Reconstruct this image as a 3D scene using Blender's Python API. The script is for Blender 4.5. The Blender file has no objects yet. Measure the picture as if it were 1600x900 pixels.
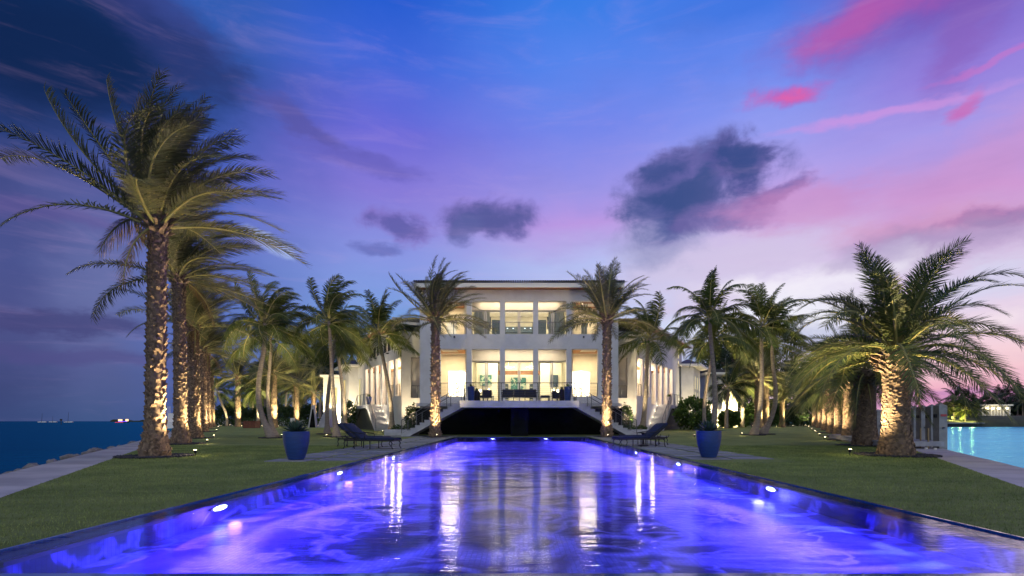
import bpy, math, random
import numpy as np
from mathutils import Vector, Matrix
PI = math.pi
SC = bpy.context.scene
COL = SC.collection
F = 850.0            # focal length in photo pixels (1600 wide)
CX, CY, H = 811.0, 658.0, 1.0

# ------------------------------------------------------------------ camera
cam = bpy.data.cameras.new('camera')
cam.sensor_width = 36.0
cam.lens = F / 1600 * 36
cam.shift_x = (800 - CX) / 1600
cam.shift_y = (CY - 450) / 1600
cam.clip_start = 0.05
cam.clip_end = 20000
camo = bpy.data.objects.new('camera', cam)
camo.location = (0, 0, H)
camo.rotation_euler = (PI / 2, 0, 0)
COL.objects.link(camo)
SC.camera = camo

# ------------------------------------------------------------------ colour / render
SC.view_settings.view_transform = 'Standard'
SC.view_settings.look = 'None'
SC.view_settings.gamma = 1
SC.view_settings.exposure = 0.0
SC.view_settings.use_curve_mapping = False
SC.render.engine = 'CYCLES'
SC.cycles.use_denoising = True
SC.cycles.max_bounces = 6
SC.cycles.diffuse_bounces = 3
SC.cycles.glossy_bounces = 3
SC.cycles.transparent_max_bounces = 10
SC.cycles.sample_clamp_indirect = 4.0
SC.cycles.caustics_reflective = False
SC.cycles.caustics_refractive = False
SC.cycles.use_light_tree = True


def s2l(c):
    return tuple(((v / 255) / 12.92 if v / 255 <= 0.04045 else ((v / 255 + 0.055) / 1.055) ** 2.4) for v in c)


class NB:
    """small node-building helper"""
    def __init__(s, nt):
        s.nt = nt

    def n(s, t, **kw):
        nd = s.nt.nodes.new(t)
        for k, v in kw.items():
            setattr(nd, k, v)
        return nd

    def put(s, sock, v):
        if v is None:
            return
        if isinstance(v, bpy.types.NodeSocket):
            s.nt.links.new(v, sock)
        elif isinstance(v, (tuple, list)) and len(v) == 3 and sock.type == 'RGBA':
            sock.default_value = (*v, 1)
        else:
            sock.default_value = v

    def m(s, op, a, b=None, c=None, clamp=False):
        nd = s.n('ShaderNodeMath', operation=op, use_clamp=clamp)
        s.put(nd.inputs[0], a); s.put(nd.inputs[1], b); s.put(nd.inputs[2], c)
        return nd.outputs[0]

    def mix(s, f, a, b, blend='MIX'):
        nd = s.n('ShaderNodeMix', data_type='RGBA', blend_type=blend)
        s.put(nd.inputs[0], f); s.put(nd.inputs[6], a); s.put(nd.inputs[7], b)
        return nd.outputs[2]

    def ramp(s, f, stops, interp='LINEAR'):
        nd = s.n('ShaderNodeValToRGB')
        cr = nd.color_ramp
        cr.interpolation = interp
        while len(cr.elements) < len(stops):
            cr.elements.new(0.5)
        for e, (p, c) in zip(cr.elements, stops):
            e.position = p
            e.color = (*c, 1) if isinstance(c, (tuple, list)) else (c, c, c, 1)
        s.put(nd.inputs[0], f)
        return nd.outputs[0]

    def smooth(s, v, a, b, t0=0.0, t1=1.0):
        nd = s.n('ShaderNodeMapRange', interpolation_type='SMOOTHSTEP')
        s.put(nd.inputs[0], v); s.put(nd.inputs[1], a); s.put(nd.inputs[2], b)
        s.put(nd.inputs[3], t0); s.put(nd.inputs[4], t1)
        return nd.outputs[0]

    def noise(s, vec, scale, detail=4, rough=0.55, dist=0.0):
        nd = s.n('ShaderNodeTexNoise')
        s.put(nd.inputs['Vector'], vec)
        nd.inputs['Scale'].default_value = scale
        nd.inputs['Detail'].default_value = detail
        nd.inputs['Roughness'].default_value = rough
        nd.inputs['Distortion'].default_value = dist
        return nd.outputs[0]

    def mapping(s, vec, scale=(1, 1, 1), rot=(0, 0, 0), loc=(0, 0, 0)):
        nd = s.n('ShaderNodeMapping')
        s.put(nd.inputs[0], vec)
        nd.inputs[1].default_value = loc
        nd.inputs[2].default_value = rot
        nd.inputs[3].default_value = scale
        return nd.outputs[0]


# ------------------------------------------------------------------ world: twilight sky with clouds
def pa(px, py):
    """photo pixel -> (azimuth, elevation) in radians"""
    return math.atan2(px - CX, F), math.atan2(CY - py, math.hypot(F, px - CX))


world = bpy.data.worlds.new('World')
SC.world = world
world.use_nodes = True
wn = NB(world.node_tree)
world.node_tree.nodes.clear()
tc = wn.n('ShaderNodeTexCoord').outputs['Generated']
sep = wn.n('ShaderNodeSeparateXYZ')
wn.put(sep.inputs[0], tc)
DX, DY, DZ = sep.outputs
az = wn.m('ARCTAN2', DX, DY)
el = wn.m('ARCSINE', DZ)
# soft warp of the coordinates so that nothing is a clean ellipse
warpv = wn.mapping(tc, scale=(1, 1, 2.2))
nA = wn.noise(warpv, 6.0, 5, 0.6)
nB_ = wn.noise(wn.mapping(tc, scale=(1, 1, 2.0), loc=(7.3, 2.1, 4.4)), 7.0, 5, 0.6)
azw = wn.m('ADD', az, wn.m('MULTIPLY', wn.m('SUBTRACT', nA, 0.5), 0.12))
elw = wn.m('ADD', el, wn.m('MULTIPLY', wn.m('SUBTRACT', nB_, 0.5), 0.06))
# columns of sky colour (photo px, list of (photo py, rgb))
cols = [
    (0,    [(0, (10, 42, 92)), (110, (10, 40, 90)), (200, (42, 62, 122)), (300, (70, 78, 138)), (400, (72, 82, 142)), (500, (76, 82, 138)), (600, (60, 72, 122)), (655, (58, 74, 122))]),
    (150,  [(0, (16, 50, 104)), (100, (18, 50, 106)), (200, (50, 72, 138)), (300, (82, 90, 154)), (400, (100, 109, 166)), (460, (102, 111, 165)), (560, (88, 96, 150)), (655, (68, 88, 136))]),
    (300,  [(0, (50, 92, 178)), (100, (44, 78, 152)), (200, (60, 88, 172)), (300, (76, 98, 188)), (400, (92, 112, 192)), (500, (90, 112, 184)), (600, (76, 96, 156)), (655, (70, 90, 145))]),
    (600,  [(0, (38, 92, 208)), (100, (66, 104, 218)), (200, (108, 106, 216)), (300, (134, 122, 216)), (400, (136, 150, 226)), (500, (120, 160, 222)), (600, (110, 145, 200)), (655, (110, 140, 190))]),
    (900,  [(0, (56, 124, 230)), (100, (86, 132, 236)), (200, (116, 134, 234)), (300, (156, 148, 230)), (350, (186, 152, 226)), (410, (180, 190, 240)), (520, (190, 200, 235)), (655, (200, 190, 220))]),
    (1200, [(0, (66, 118, 226)), (100, (110, 140, 240)), (200, (148, 156, 240)), (300, (188, 162, 230)), (400, (216, 198, 234)), (500, (228, 234, 250)), (600, (236, 214, 228)), (655, (230, 185, 210))]),
    (1500, [(0, (110, 92, 190)), (100, (146, 124, 218)), (200, (164, 152, 232)), (300, (206, 154, 212)), (400, (212, 192, 226)), (500, (236, 216, 234)), (565, (246, 206, 214)), (620, (236, 160, 190)), (655, (224, 150, 190))]),
]
EMAX = math.radians(48)
eln = wn.m('DIVIDE', elw, EMAX, clamp=True)
prev = None
for i, (px, st) in enumerate(cols):
    stops = sorted(((max(0, pa(px, py)[1]) / EMAX, s2l(c)) for py, c in st), key=lambda q: q[0])
    colr = wn.ramp(eln, stops)
    a0 = pa(px, 500)[0]
    if prev is None:
        acc = colr
    else:
        acc = wn.mix(wn.smooth(azw, prev, a0), acc, colr)
    prev = a0
# behind the camera both ends meet in sky brightened to light facade and lawn
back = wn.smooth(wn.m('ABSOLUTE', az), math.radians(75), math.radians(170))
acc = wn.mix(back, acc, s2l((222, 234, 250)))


fine = wn.noise(wn.mapping(tc, scale=(1, 1, 3.0)), 22.0, 6, 0.65)


billow = wn.noise(wn.mapping(tc, scale=(1, 1, 1.25), loc=(3.1, 0.4, 1.7)), 13.0, 7, 0.58, 0.35)
inner = wn.noise(wn.mapping(tc, scale=(1, 1, 1.6), loc=(1.1, 5.4, 0.7)), 17.0, 5, 0.6, 0.5)


def cloud(acc, px, py, rx, ry, rgb, op, rot=0.0, soft=0.7, rag=1.0, puff=False, rim=None):
    a0, e0 = pa(px, py)
    k = 1 / F * math.cos(a0) ** 2
    ke = 1 / F * math.cos(a0)
    cr, sr = math.cos(rot), math.sin(rot)
    u = wn.m('DIVIDE', wn.m('SUBTRACT', azw, a0), k)
    v = wn.m('DIVIDE', wn.m('SUBTRACT', elw, e0), ke)
    uu = wn.m('ADD', wn.m('MULTIPLY', u, cr / rx), wn.m('MULTIPLY', v, sr / rx))
    vv = wn.m('ADD', wn.m('MULTIPLY', u, -sr / ry), wn.m('MULTIPLY', v, cr / ry))
    d = wn.m('SQRT', wn.m('ADD', wn.m('MULTIPLY', uu, uu), wn.m('MULTIPLY', vv, vv)))
    d = wn.m('ADD', d, wn.m('MULTIPLY', wn.m('SUBTRACT', billow if puff else fine, 0.5), (2.3 if puff else 1.1) * rag))
    f = wn.smooth(d, 1.0 + soft * 0.5, 1.0 - soft * 0.5, 0.0, op)
    col = s2l(rgb)
    if rim:
        col = wn.mix(wn.smooth(wn.m('ADD', d, wn.m('MULTIPLY', wn.m('SUBTRACT', inner, 0.5), 1.4)), 0.35, 1.15), col, s2l(rim))
    return wn.mix(f, acc, col)


# upper left dark bank
acc = cloud(acc, 120, 95, 230, 80, (12, 36, 80), 0.85, 0.05, 1.3, 0.5)
acc = cloud(acc, 250, 35, 120, 40, (58, 62, 128), 0.6, -0.3, 1.1)
acc = cloud(acc, 300, 95, 110, 24, (32, 52, 108), 0.5, -0.25, 1.0)
acc = cloud(acc, 470, 192, 80, 15, (88, 84, 160), 0.7, -0.3, 1.0)
acc = cloud(acc, 560, 255, 95, 13, (98, 92, 182), 0.6, -0.12, 1.1)
acc = cloud(acc, 90, 505, 150, 16, (66, 68, 122), 0.8, 0.05, 1.0, 1.6)
acc = cloud(acc, 60, 330, 150, 14, (96, 84, 148), 0.5, 0.0, 1.2, 1.3)
acc = cloud(acc, 120, 555, 180, 14, (78, 76, 134), 0.6, 0.0, 1.1, 1.3)
acc = cloud(acc, 622, 350, 46, 20, (88, 84, 158), 0.8, -0.1, 0.9, 1.0, True, (128, 106, 186))
acc = cloud(acc, 585, 386, 32, 8, (96, 104, 178), 0.7, 0.0, 1.0)
acc = cloud(acc, 765, 340, 68, 26, (76, 84, 148), 0.92, 0.1, 0.7, 0.9, True, (112, 104, 176))
acc = cloud(acc, 730, 360, 34, 14, (92, 98, 162), 0.8, 0.5, 0.9, 0.9, True)
acc = cloud(acc, 430, 382, 30, 11, (172, 190, 232), 0.7, -0.3, 1.0, 1.0, True)
# big dark cumulus right of centre
acc = cloud(acc, 1100, 410, 160, 36, (210, 198, 228), 0.7, 0.1, 1.2)
acc = cloud(acc, 1030, 375, 74, 34, (150, 152, 196), 0.75, 0.15, 1.1, 0.8, True)
acc = cloud(acc, 1030, 330, 66, 44, (84, 100, 156), 0.92, 0.2, 0.9, 0.9, True, (128, 128, 184))
acc = cloud(acc, 1085, 295, 112, 52, (56, 77, 136), 0.95, 0.1, 0.8, 0.75, True, (86, 92, 156))
acc = cloud(acc, 1040, 264, 50, 26, (64, 80, 142), 0.92, 0.1, 0.7, 0.8, True, (110, 104, 172))
acc = cloud(acc, 1160, 262, 48, 34, (58, 76, 138), 0.95, -0.5, 0.6, 0.9, True, (96, 92, 160))
acc = cloud(acc, 1140, 335, 76, 18, (116, 104, 168), 0.7, 0.1, 0.9, 1.0, True)
acc = cloud(acc, 1225, 300, 46, 12, (106, 92, 162), 0.8, 0.2, 0.8, 1.2, True)
acc = cloud(acc, 1260, 320, 110, 30, (206, 140, 196), 0.6, 0.0, 1.2)
# magenta clouds at upper right
acc = cloud(acc, 1370, 24, 160, 34, (166, 84, 172), 0.7, 0.12, 1.5, 0.8, True, (136, 84, 178))
acc = cloud(acc, 1330, 44, 80, 16, (186, 88, 172), 0.6, 0.18, 1.3)
acc = cloud(acc, 1500, 50, 34, 70, (138, 90, 180), 0.5, -0.4, 1.4)
acc = cloud(acc, 1560, 88, 90, 5, (206, 116, 198), 0.5, 0.05, 1.2)
acc = cloud(acc, 1228, 148, 54, 15, (222, 96, 172), 0.95, -0.04, 1.0, 0.8, True, (176, 100, 196))
acc = cloud(acc, 1390, 172, 170, 7, (218, 150, 224), 0.55, -0.03, 1.2, 0.7)
acc = cloud(acc, 1512, 165, 34, 12, (204, 96, 176), 0.75, 0.55, 1.2)
acc = cloud(acc, 1540, 250, 150, 44, (206, 150, 208), 0.6, 0.25, 1.3, 0.8, True)
acc = cloud(acc, 1530, 335, 74, 13, (116, 94, 166), 0.95, 0.0, 0.8, 1.2, True, (170, 120, 180))
acc = cloud(acc, 1450, 350, 160, 18, (214, 150, 192), 0.6, 0.0, 1.2)
acc = cloud(acc, 1430, 385, 150, 28, (168, 146, 190), 0.7, 0.05, 1.1, 1.0, True)
acc = cloud(acc, 1290, 430, 130, 24, (240, 234, 248), 0.9, 0.1, 1.1, 0.9, True)
acc = cloud(acc, 1540, 440, 110, 30, (214, 214, 240), 0.8, 0.15, 1.2, 1.4)
acc = cloud(acc, 1130, 560, 90, 24, (146, 168, 206), 0.85, 0.0, 0.8, 1.0, True)
acc = cloud(acc, 1230, 500, 130, 40, (244, 242, 250), 0.7, 0.0, 1.3)
acc = cloud(acc, 1520, 612, 150, 9, (196, 140, 188), 0.9, 0.0, 1.0, 1.2)
acc = cloud(acc, 1440, 628, 120, 8, (204, 146, 190), 0.9, 0.0, 1.0, 1.0)
acc = cloud(acc, 1160, 455, 90, 20, (246, 240, 250), 0.7, 0.15, 1.2, 0.9, True)
acc = cloud(acc, 1085, 480, 60, 22, (206, 190, 224), 0.7, 0.1, 1.2, 0.9, True)
acc = cloud(acc, 1255, 530, 80, 18, (184, 190, 222), 0.7, 0.0, 1.0, 1.0, True)
acc = cloud(acc, 1350, 400, 90, 16, (186, 168, 208), 0.7, 0.12, 1.0, 1.0, True)
acc = cloud(acc, 1560, 500, 70, 14, (250, 232, 240), 0.7, 0.1, 1.2, 1.0, True)
# faint cirrus everywhere
wis = wn.noise(wn.mapping(tc, scale=(1.2, 1.2, 7.0), rot=(0.06, 0.12, 0)), 5.0, 6, 0.62, 0.6)
acc = wn.mix(wn.smooth(wis, 0.48, 0.85, 0.0, 0.16), acc, s2l((206, 170, 224)))
acc = wn.mix(wn.smooth(wn.noise(wn.mapping(tc, scale=(1, 1, 4)), 3.3, 5, 0.6), 0.5, 0.85, 0, 0.15), acc, s2l((72, 80, 150)))
# below the horizon: dark sea colour
acc = wn.mix(wn.smooth(el, -0.004, -0.03), acc, s2l((24, 50, 86)))
# physical sky far below the horizon adds a trace of scattered light
sky = wn.n('ShaderNodeTexSky', sky_type='NISHITA')
sky.sun_disc = False
sky.sun_elevation = math.radians(-2.0)
sky.sun_rotation = math.radians(40)
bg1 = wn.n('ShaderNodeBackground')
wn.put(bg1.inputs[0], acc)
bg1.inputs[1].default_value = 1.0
bg2 = wn.n('ShaderNodeBackground')
wn.put(bg2.inputs[0], sky.outputs[0])
bg2.inputs[1].default_value = 0.02
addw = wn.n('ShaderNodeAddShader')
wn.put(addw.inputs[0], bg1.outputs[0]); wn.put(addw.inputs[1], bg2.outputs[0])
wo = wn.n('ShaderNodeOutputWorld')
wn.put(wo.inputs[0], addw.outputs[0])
world.cycles.sampling_method = 'MANUAL'
world.cycles.sample_map_resolution = 512

# faint afterglow from the right, the sun being already down
sun = bpy.data.lights.new('afterglow_sun', 'SUN')
sun.energy = 0.06
sun.angle = math.radians(20)
sun.color = (1.0, 0.72, 0.68)
suno = bpy.data.objects.new('afterglow_sun', sun)
suno.rotation_euler = (math.radians(78), 0, math.radians(180 - 40))
COL.objects.link(suno)

# ------------------------------------------------------------------ helpers
def wm(o):
    m = o.matrix_basis
    if o.parent:
        return wm(o.parent) @ o.matrix_parent_inverse @ m
    return m


def tag(o, label=None, cat=None, group=None, kind=None):
    if label: o['label'] = label
    if cat: o['category'] = cat
    if group: o['group'] = group
    if kind: o['kind'] = kind
    return o


def empty(name, loc, label=None, cat=None, group=None, kind=None, rz=0.0):
    o = bpy.data.objects.new(name, None)
    o.empty_display_size = 0.2
    o.location = loc
    o.rotation_euler = (0, 0, rz)
    COL.objects.link(o)
    return tag(o, label, cat, group, kind)


def link(name, me, parent=None, local=False, mats=None):
    o = bpy.data.objects.new(name, me)
    COL.objects.link(o)
    if parent:
        o.parent = parent
        if not local:
            o.matrix_parent_inverse = wm(parent).inverted()
    return o


class MB:
    def __init__(s):
        s.v = []; s.f = []; s.m = []

    def add(s, vs, fs, mi=0, tf=None):
        b = len(s.v)
        if tf:
            vs = [tf(*p) for p in vs]
        s.v.extend(vs)
        s.f.extend([tuple(b + i for i in q) for q in fs])
        s.m.extend([mi] * len(fs))
        return s

    def box(s, x0, x1, y0, y1, z0, z1, mi=0, tf=None):
        vs = [(x0, y0, z0), (x1, y0, z0), (x1, y1, z0), (x0, y1, z0), (x0, y0, z1), (x1, y0, z1), (x1, y1, z1), (x0, y1, z1)]
        fs = [(0, 3, 2, 1), (4, 5, 6, 7), (0, 1, 5, 4), (1, 2, 6, 5), (2, 3, 7, 6), (3, 0, 4, 7)]
        return s.add(vs, fs, mi, tf)

    def quad(s, a, b, c, d, mi=0):
        return s.add([a, b, c, d], [(0, 1, 2, 3)], mi)

    def tube(s, pts, rad, n=8, mi=0, caps=True, flat=1.0):
        pts = [Vector(p) for p in pts]
        if not hasattr(rad, '__len__'):
            rad = [rad] * len(pts)
        vs = []; fs = []
        ref = Vector((0.13, 0.31, 0.94))
        for i, p in enumerate(pts):
            t = (pts[min(i + 1, len(pts) - 1)] - pts[max(i - 1, 0)]).normalized()
            if abs(t.dot(ref)) > 0.95:
                r2 = Vector((1, 0.1, 0))
            else:
                r2 = ref
            a = t.cross(r2).normalized()
            b = t.cross(a)
            for k in range(n):
                q = 2 * PI * k / n
                vs.append(tuple(p + (a * math.cos(q) + b * math.sin(q) * flat) * rad[i]))
        for i in range(len(pts) - 1):
            for k in range(n):
                k2 = (k + 1) % n
                fs.append((i * n + k, i * n + k2, (i + 1) * n + k2, (i + 1) * n + k))
        if caps:
            fs.append(tuple(range(n - 1, -1, -1)))
            fs.append(tuple((len(pts) - 1) * n + k for k in range(n)))
        return s.add(vs, fs, mi)

    def lathe(s, prof, n=24, c=(0, 0, 0), mi=0, cap=True, fn=None):
        vs = []; fs = []
        for r, z in prof:
            for k in range(n):
                a = 2 * PI * k / n
                rr = r * (fn(a, z) if fn else 1)
                vs.append((c[0] + rr * math.cos(a), c[1] + rr * math.sin(a), c[2] + z))
        for i in range(len(prof) - 1):
            for k in range(n):
                k2 = (k + 1) % n
                fs.append((i * n + k, i * n + k2, (i + 1) * n + k2, (i + 1) * n + k))
        if cap:
            fs.append(tuple(range(n - 1, -1, -1)))
            fs.append(tuple((len(prof) - 1) * n + k for k in range(n)))
        return s.add(vs, fs, mi)

    def prism(s, poly, d0, d1, tf, mi=0):
        """poly of (a, z); extruded over d; tf(a, d, z) -> world"""
        n = len(poly)
        vs = [tf(a, d0, z) for a, z in poly] + [tf(a, d1, z) for a, z in poly]
        fs = [tuple(range(n)), tuple(range(2 * n - 1, n - 1, -1))]
        for i in range(n):
            j = (i + 1) % n
            fs.append((i, i + n, j + n, j))
        return s.add(vs, fs, mi)

    def gridwall(s, xs, zs, solid, d0, d1, tf=None, mi=0):
        tf = tf or (lambda a, d, z: (a, d, z))
        nx, nz = len(xs) - 1, len(zs) - 1
        S = lambda i, j: 0 <= i < nx and 0 <= j < nz and solid(i, j)
        for i in range(nx):
            for j in range(nz):
                if not S(i, j):
                    continue
                a0, a1, z0, z1 = xs[i], xs[i + 1], zs[j], zs[j + 1]
                s.quad(tf(a0, d0, z0), tf(a1, d0, z0), tf(a1, d0, z1), tf(a0, d0, z1), mi)
                s.quad(tf(a1, d1, z0), tf(a0, d1, z0), tf(a0, d1, z1), tf(a1, d1, z1), mi)
                if not S(i - 1, j): s.quad(tf(a0, d1, z0), tf(a0, d0, z0), tf(a0, d0, z1), tf(a0, d1, z1), mi)
                if not S(i + 1, j): s.quad(tf(a1, d0, z0), tf(a1, d1, z0), tf(a1, d1, z1), tf(a1, d0, z1), mi)
                if not S(i, j - 1): s.quad(tf(a0, d0, z0), tf(a0, d1, z0), tf(a1, d1, z0), tf(a1, d0, z0), mi)
                if not S(i, j + 1): s.quad(tf(a0, d0, z1), tf(a1, d0, z1), tf(a1, d1, z1), tf(a0, d1, z1), mi)
        return s

    def mesh(s, name, mats, smooth=False):
        me = bpy.data.meshes.new(name)
        me.from_pydata([tuple(p) for p in s.v], [], s.f)
        if not isinstance(mats, (list, tuple)):
            mats = [mats]
        for m in mats:
            me.materials.append(m)
        me.polygons.foreach_set('material_index', s.m)
        if smooth:
            me.polygons.foreach_set('use_smooth', [True] * len(s.f))
        me.update()
        return me

    def build(s, name, mats, parent=None, smooth=False, local=False, kind=None, label=None):
        o = link(name, s.mesh(name, mats, smooth), parent, local)
        if kind: o['kind'] = kind
        if label: o['label'] = label
        return o


def fastmesh(name, V, FI, mats, mi=None, smooth=False):
    """V (n,3) array, FI list of arrays of same-size faces"""
    me = bpy.data.meshes.new(name)
    me.vertices.add(len(V))
    me.vertices.foreach_set('co', np.asarray(V, dtype=np.float32).ravel())
    loops = np.concatenate([f.ravel() for f in FI]).astype(np.int32)
    sizes = np.concatenate([np.full(len(f), f.shape[1]) for f in FI]).astype(np.int32)
    starts = np.concatenate([[0], np.cumsum(sizes)[:-1]]).astype(np.int32)
    me.loops.add(len(loops))
    me.loops.foreach_set('vertex_index', loops)
    me.polygons.add(len(sizes))
    me.polygons.foreach_set('loop_start', starts)
    me.polygons.foreach_set('loop_total', sizes)
    for m in mats:
        me.materials.append(m)
    if mi is not None:
        me.polygons.foreach_set('material_index', np.concatenate(mi).astype(np.int32))
    if smooth:
        me.polygons.foreach_set('use_smooth', np.ones(len(sizes), dtype=bool))
    me.update(calc_edges=True)
    me.validate()
    return me


def gz(y):
    return max(0.0, min(0.25, (y - 34) * 0.0125))


def X(px, D):
    return (px - CX) / F * D


def Z(py, D):
    return H + (CY - py) / F * D


# ------------------------------------------------------------------ materials
def mat(name, c, rough=0.7, c2=None, scale=6.0, detail=5, bump=0.0, bscale=None, metal=0.0, spec=0.5,
        mscale=(1, 1, 1), coat=0.0, emis=None, estr=0.0, contrast=(0.35, 0.65), coord='Object', rand=0.0):
    m = bpy.data.materials.new(name)
    m.use_nodes = True
    nb = NB(m.node_tree)
    b = m.node_tree.nodes['Principled BSDF']
    co = nb.n('ShaderNodeTexCoord').outputs[coord]
    v = nb.mapping(co, scale=mscale)
    col = c
    if c2 is not None:
        no = nb.noise(v, scale, detail, 0.6)
        col = nb.mix(nb.smooth(no, contrast[0], contrast[1]), c, c2)
    if rand:
        oi = nb.n('ShaderNodeObjectInfo').outputs['Random']
        k = nb.m('MULTIPLY_ADD', oi, 2 * rand, 1 - rand)
        cc = nb.n('ShaderNodeVectorMath', operation='SCALE')
        nb.put(cc.inputs[0], col if isinstance(col, bpy.types.NodeSocket) else tuple(col)); nb.put(cc.inputs['Scale'], k)
        col = cc.outputs[0]
    nb.put(b.inputs['Base Color'], col)
    b.inputs['Roughness'].default_value = rough
    b.inputs['Metallic'].default_value = metal
    b.inputs['Specular IOR Level'].default_value = spec
    b.inputs['Coat Weight'].default_value = coat
    if emis:
        b.inputs['Emission Color'].default_value = (*emis, 1)
        b.inputs['Emission Strength'].default_value = estr
    if bump:
        bn = nb.n('ShaderNodeBump')
        bn.inputs['Strength'].default_value = bump
        bn.inputs['Distance'].default_value = 0.02
        nb.put(bn.inputs['Height'], nb.noise(v, bscale or scale * 4, 5, 0.6))
        nb.put(b.inputs['Normal'], bn.outputs[0])
    return m


def leafmat(name, c, c2, trans=0.25, scale=1.2, rand=0.25, rough=0.5):
    m = bpy.data.materials.new(name)
    m.use_nodes = True
    nb = NB(m.node_tree)
    b = m.node_tree.nodes['Principled BSDF']
    out = m.node_tree.nodes['Material Output']
    g = nb.n('ShaderNodeNewGeometry')
    no = nb.noise(g.outputs['Position'], scale, 3, 0.6)
    col = nb.mix(nb.smooth(no, 0.35, 0.65), c, c2)
    k = nb.m('MULTIPLY_ADD', nb.n('ShaderNodeObjectInfo').outputs['Random'], 2 * rand, 1 - rand)
    k2 = nb.m('MULTIPLY', k, nb.m('MULTIPLY_ADD', g.outputs['Random Per Island'], 0.7, 0.65))
    cc = nb.n('ShaderNodeVectorMath', operation='SCALE')
    nb.put(cc.inputs[0], col); nb.put(cc.inputs['Scale'], k2)
    nb.put(b.inputs['Base Color'], cc.outputs[0])
    b.inputs['Roughness'].default_value = rough
    b.inputs['Specular IOR Level'].default_value = 0.35
    tr = nb.n('ShaderNodeBsdfTranslucent')
    nb.put(tr.inputs[0], cc.outputs[0])
    mx = nb.n('ShaderNodeMixShader')
    mx.inputs[0].default_value = trans
    nb.put(mx.inputs[1], b.outputs[0]); nb.put(mx.inputs[2], tr.outputs[0])
    nb.put(out.inputs[0], mx.outputs[0])
    return m


def emat(name, c, s):
    m = bpy.data.materials.new(name)
    m.use_nodes = True
    nb = NB(m.node_tree)
    m.node_tree.nodes.clear()
    e = nb.n('ShaderNodeEmission')
    e.inputs[0].default_value = (*c, 1); e.inputs[1].default_value = s
    o = nb.n('ShaderNodeOutputMaterial')
    nb.put(o.inputs[0], e.outputs[0])
    return m


M = {}
M['stucco'] = mat('white_stucco', (0.74, 0.72, 0.71), 0.85, (0.66, 0.64, 0.63), 1.1, bump=0.25, bscale=40)
M['stucco_in'] = mat('cream_plaster', (0.80, 0.74, 0.60), 0.8, (0.76, 0.69, 0.55), 1.5)
M['trim'] = mat('white_trim', (0.80, 0.76, 0.70), 0.6)
M['frame'] = mat('pale_window_frame', (0.55, 0.53, 0.50), 0.4)
M['wood_ceiling'] = mat('wood_ceiling', (0.42, 0.19, 0.07), 0.5, (0.30, 0.12, 0.04), 3, mscale=(0.5, 6, 1))
M['floor'] = mat('pale_stone_floor', (0.5, 0.46, 0.40), 0.35, (0.42, 0.38, 0.33), 2)
M['concrete'] = mat('pale_concrete', (0.52, 0.52, 0.55), 0.75, (0.42, 0.42, 0.46), 1.6, bump=0.3, bscale=30)
M['path'] = mat('path_concrete', (0.44, 0.42, 0.42), 0.8, (0.30, 0.29, 0.30), 0.8, bump=0.4, bscale=25, mscale=(1, 1.0, 1), rand=0.10, coord='Object')
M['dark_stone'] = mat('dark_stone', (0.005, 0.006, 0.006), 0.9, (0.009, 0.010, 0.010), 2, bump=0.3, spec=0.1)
M['roof'] = mat('dark_roof_tile', (0.035, 0.035, 0.045), 0.6, (0.06, 0.055, 0.06), 3)
M['metal'] = mat('grey_metal', (0.16, 0.16, 0.17), 0.35, metal=0.7)
M['dark_metal'] = mat('dark_bronze_metal', (0.025, 0.025, 0.03), 0.4, metal=0.5)
M['cushion'] = mat('navy_cushion', (0.006, 0.014, 0.045), 0.85, (0.010, 0.020, 0.06), 8, bump=0.4, bscale=60)
M['pot'] = mat('blue_glazed_pot', (0.010, 0.042, 0.185), 0.42, (0.014, 0.055, 0.23), 3, bump=0.5, bscale=14, mscale=(1, 1, 5))
M['soil'] = mat('dark_soil', (0.03, 0.024, 0.018), 0.95, bump=0.6)
M['agave'] = leafmat('agave_leaf', (0.035, 0.075, 0.05), (0.06, 0.10, 0.07), 0.05, 6)
M['bark_date'] = mat('date_palm_bark', (0.20, 0.14, 0.10), 0.9, (0.10, 0.07, 0.05), 7, bump=0.8, bscale=30, coord='Object')
M['boot'] = mat('palm_boot', (0.32, 0.22, 0.14), 0.85, (0.10, 0.07, 0.05), 9, bump=0.6, bscale=40)
M['bark_coco'] = mat('coconut_bark', (0.30, 0.25, 0.21), 0.85, (0.20, 0.165, 0.14), 5, bump=0.5, bscale=20, mscale=(1, 1, 4))
M['bark_tree'] = mat('tree_bark', (0.16, 0.12, 0.09), 0.9, (0.09, 0.07, 0.05), 6, bump=0.6)
M['rachis'] = mat('palm_rachis', (0.34, 0.29, 0.09), 0.6, (0.24, 0.24, 0.08), 3)
M['leaf_date'] = leafmat('date_leaf', (0.155, 0.150, 0.066), (0.095, 0.110, 0.050))
M['leaf_canary'] = leafmat('canary_leaf', (0.155, 0.175, 0.052), (0.08, 0.115, 0.038))
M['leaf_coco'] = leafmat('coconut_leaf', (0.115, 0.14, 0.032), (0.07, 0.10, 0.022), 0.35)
M['leaf_shrub'] = leafmat('shrub_leaf', (0.07, 0.13, 0.03), (0.04, 0.08, 0.02), 0.25, 4)
M['leaf_hedge'] = leafmat('hedge_leaf', (0.045, 0.085, 0.022), (0.025, 0.055, 0.014), 0.2, 2)
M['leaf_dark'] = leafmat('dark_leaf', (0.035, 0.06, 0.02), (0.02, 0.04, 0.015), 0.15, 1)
M['pebble'] = mat('dark_pebble', (0.05, 0.05, 0.06), 0.7, (0.025, 0.025, 0.032), 9)
M['rock'] = mat('shore_rock', (0.22, 0.20, 0.19), 0.85, (0.12, 0.11, 0.11), 4, bump=0.8, bscale=12)
M['paver'] = mat('grey_paver', (0.24, 0.25, 0.27), 0.6, (0.16, 0.17, 0.19), 2.5, bump=0.3, bscale=20, rand=0.22)
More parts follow.
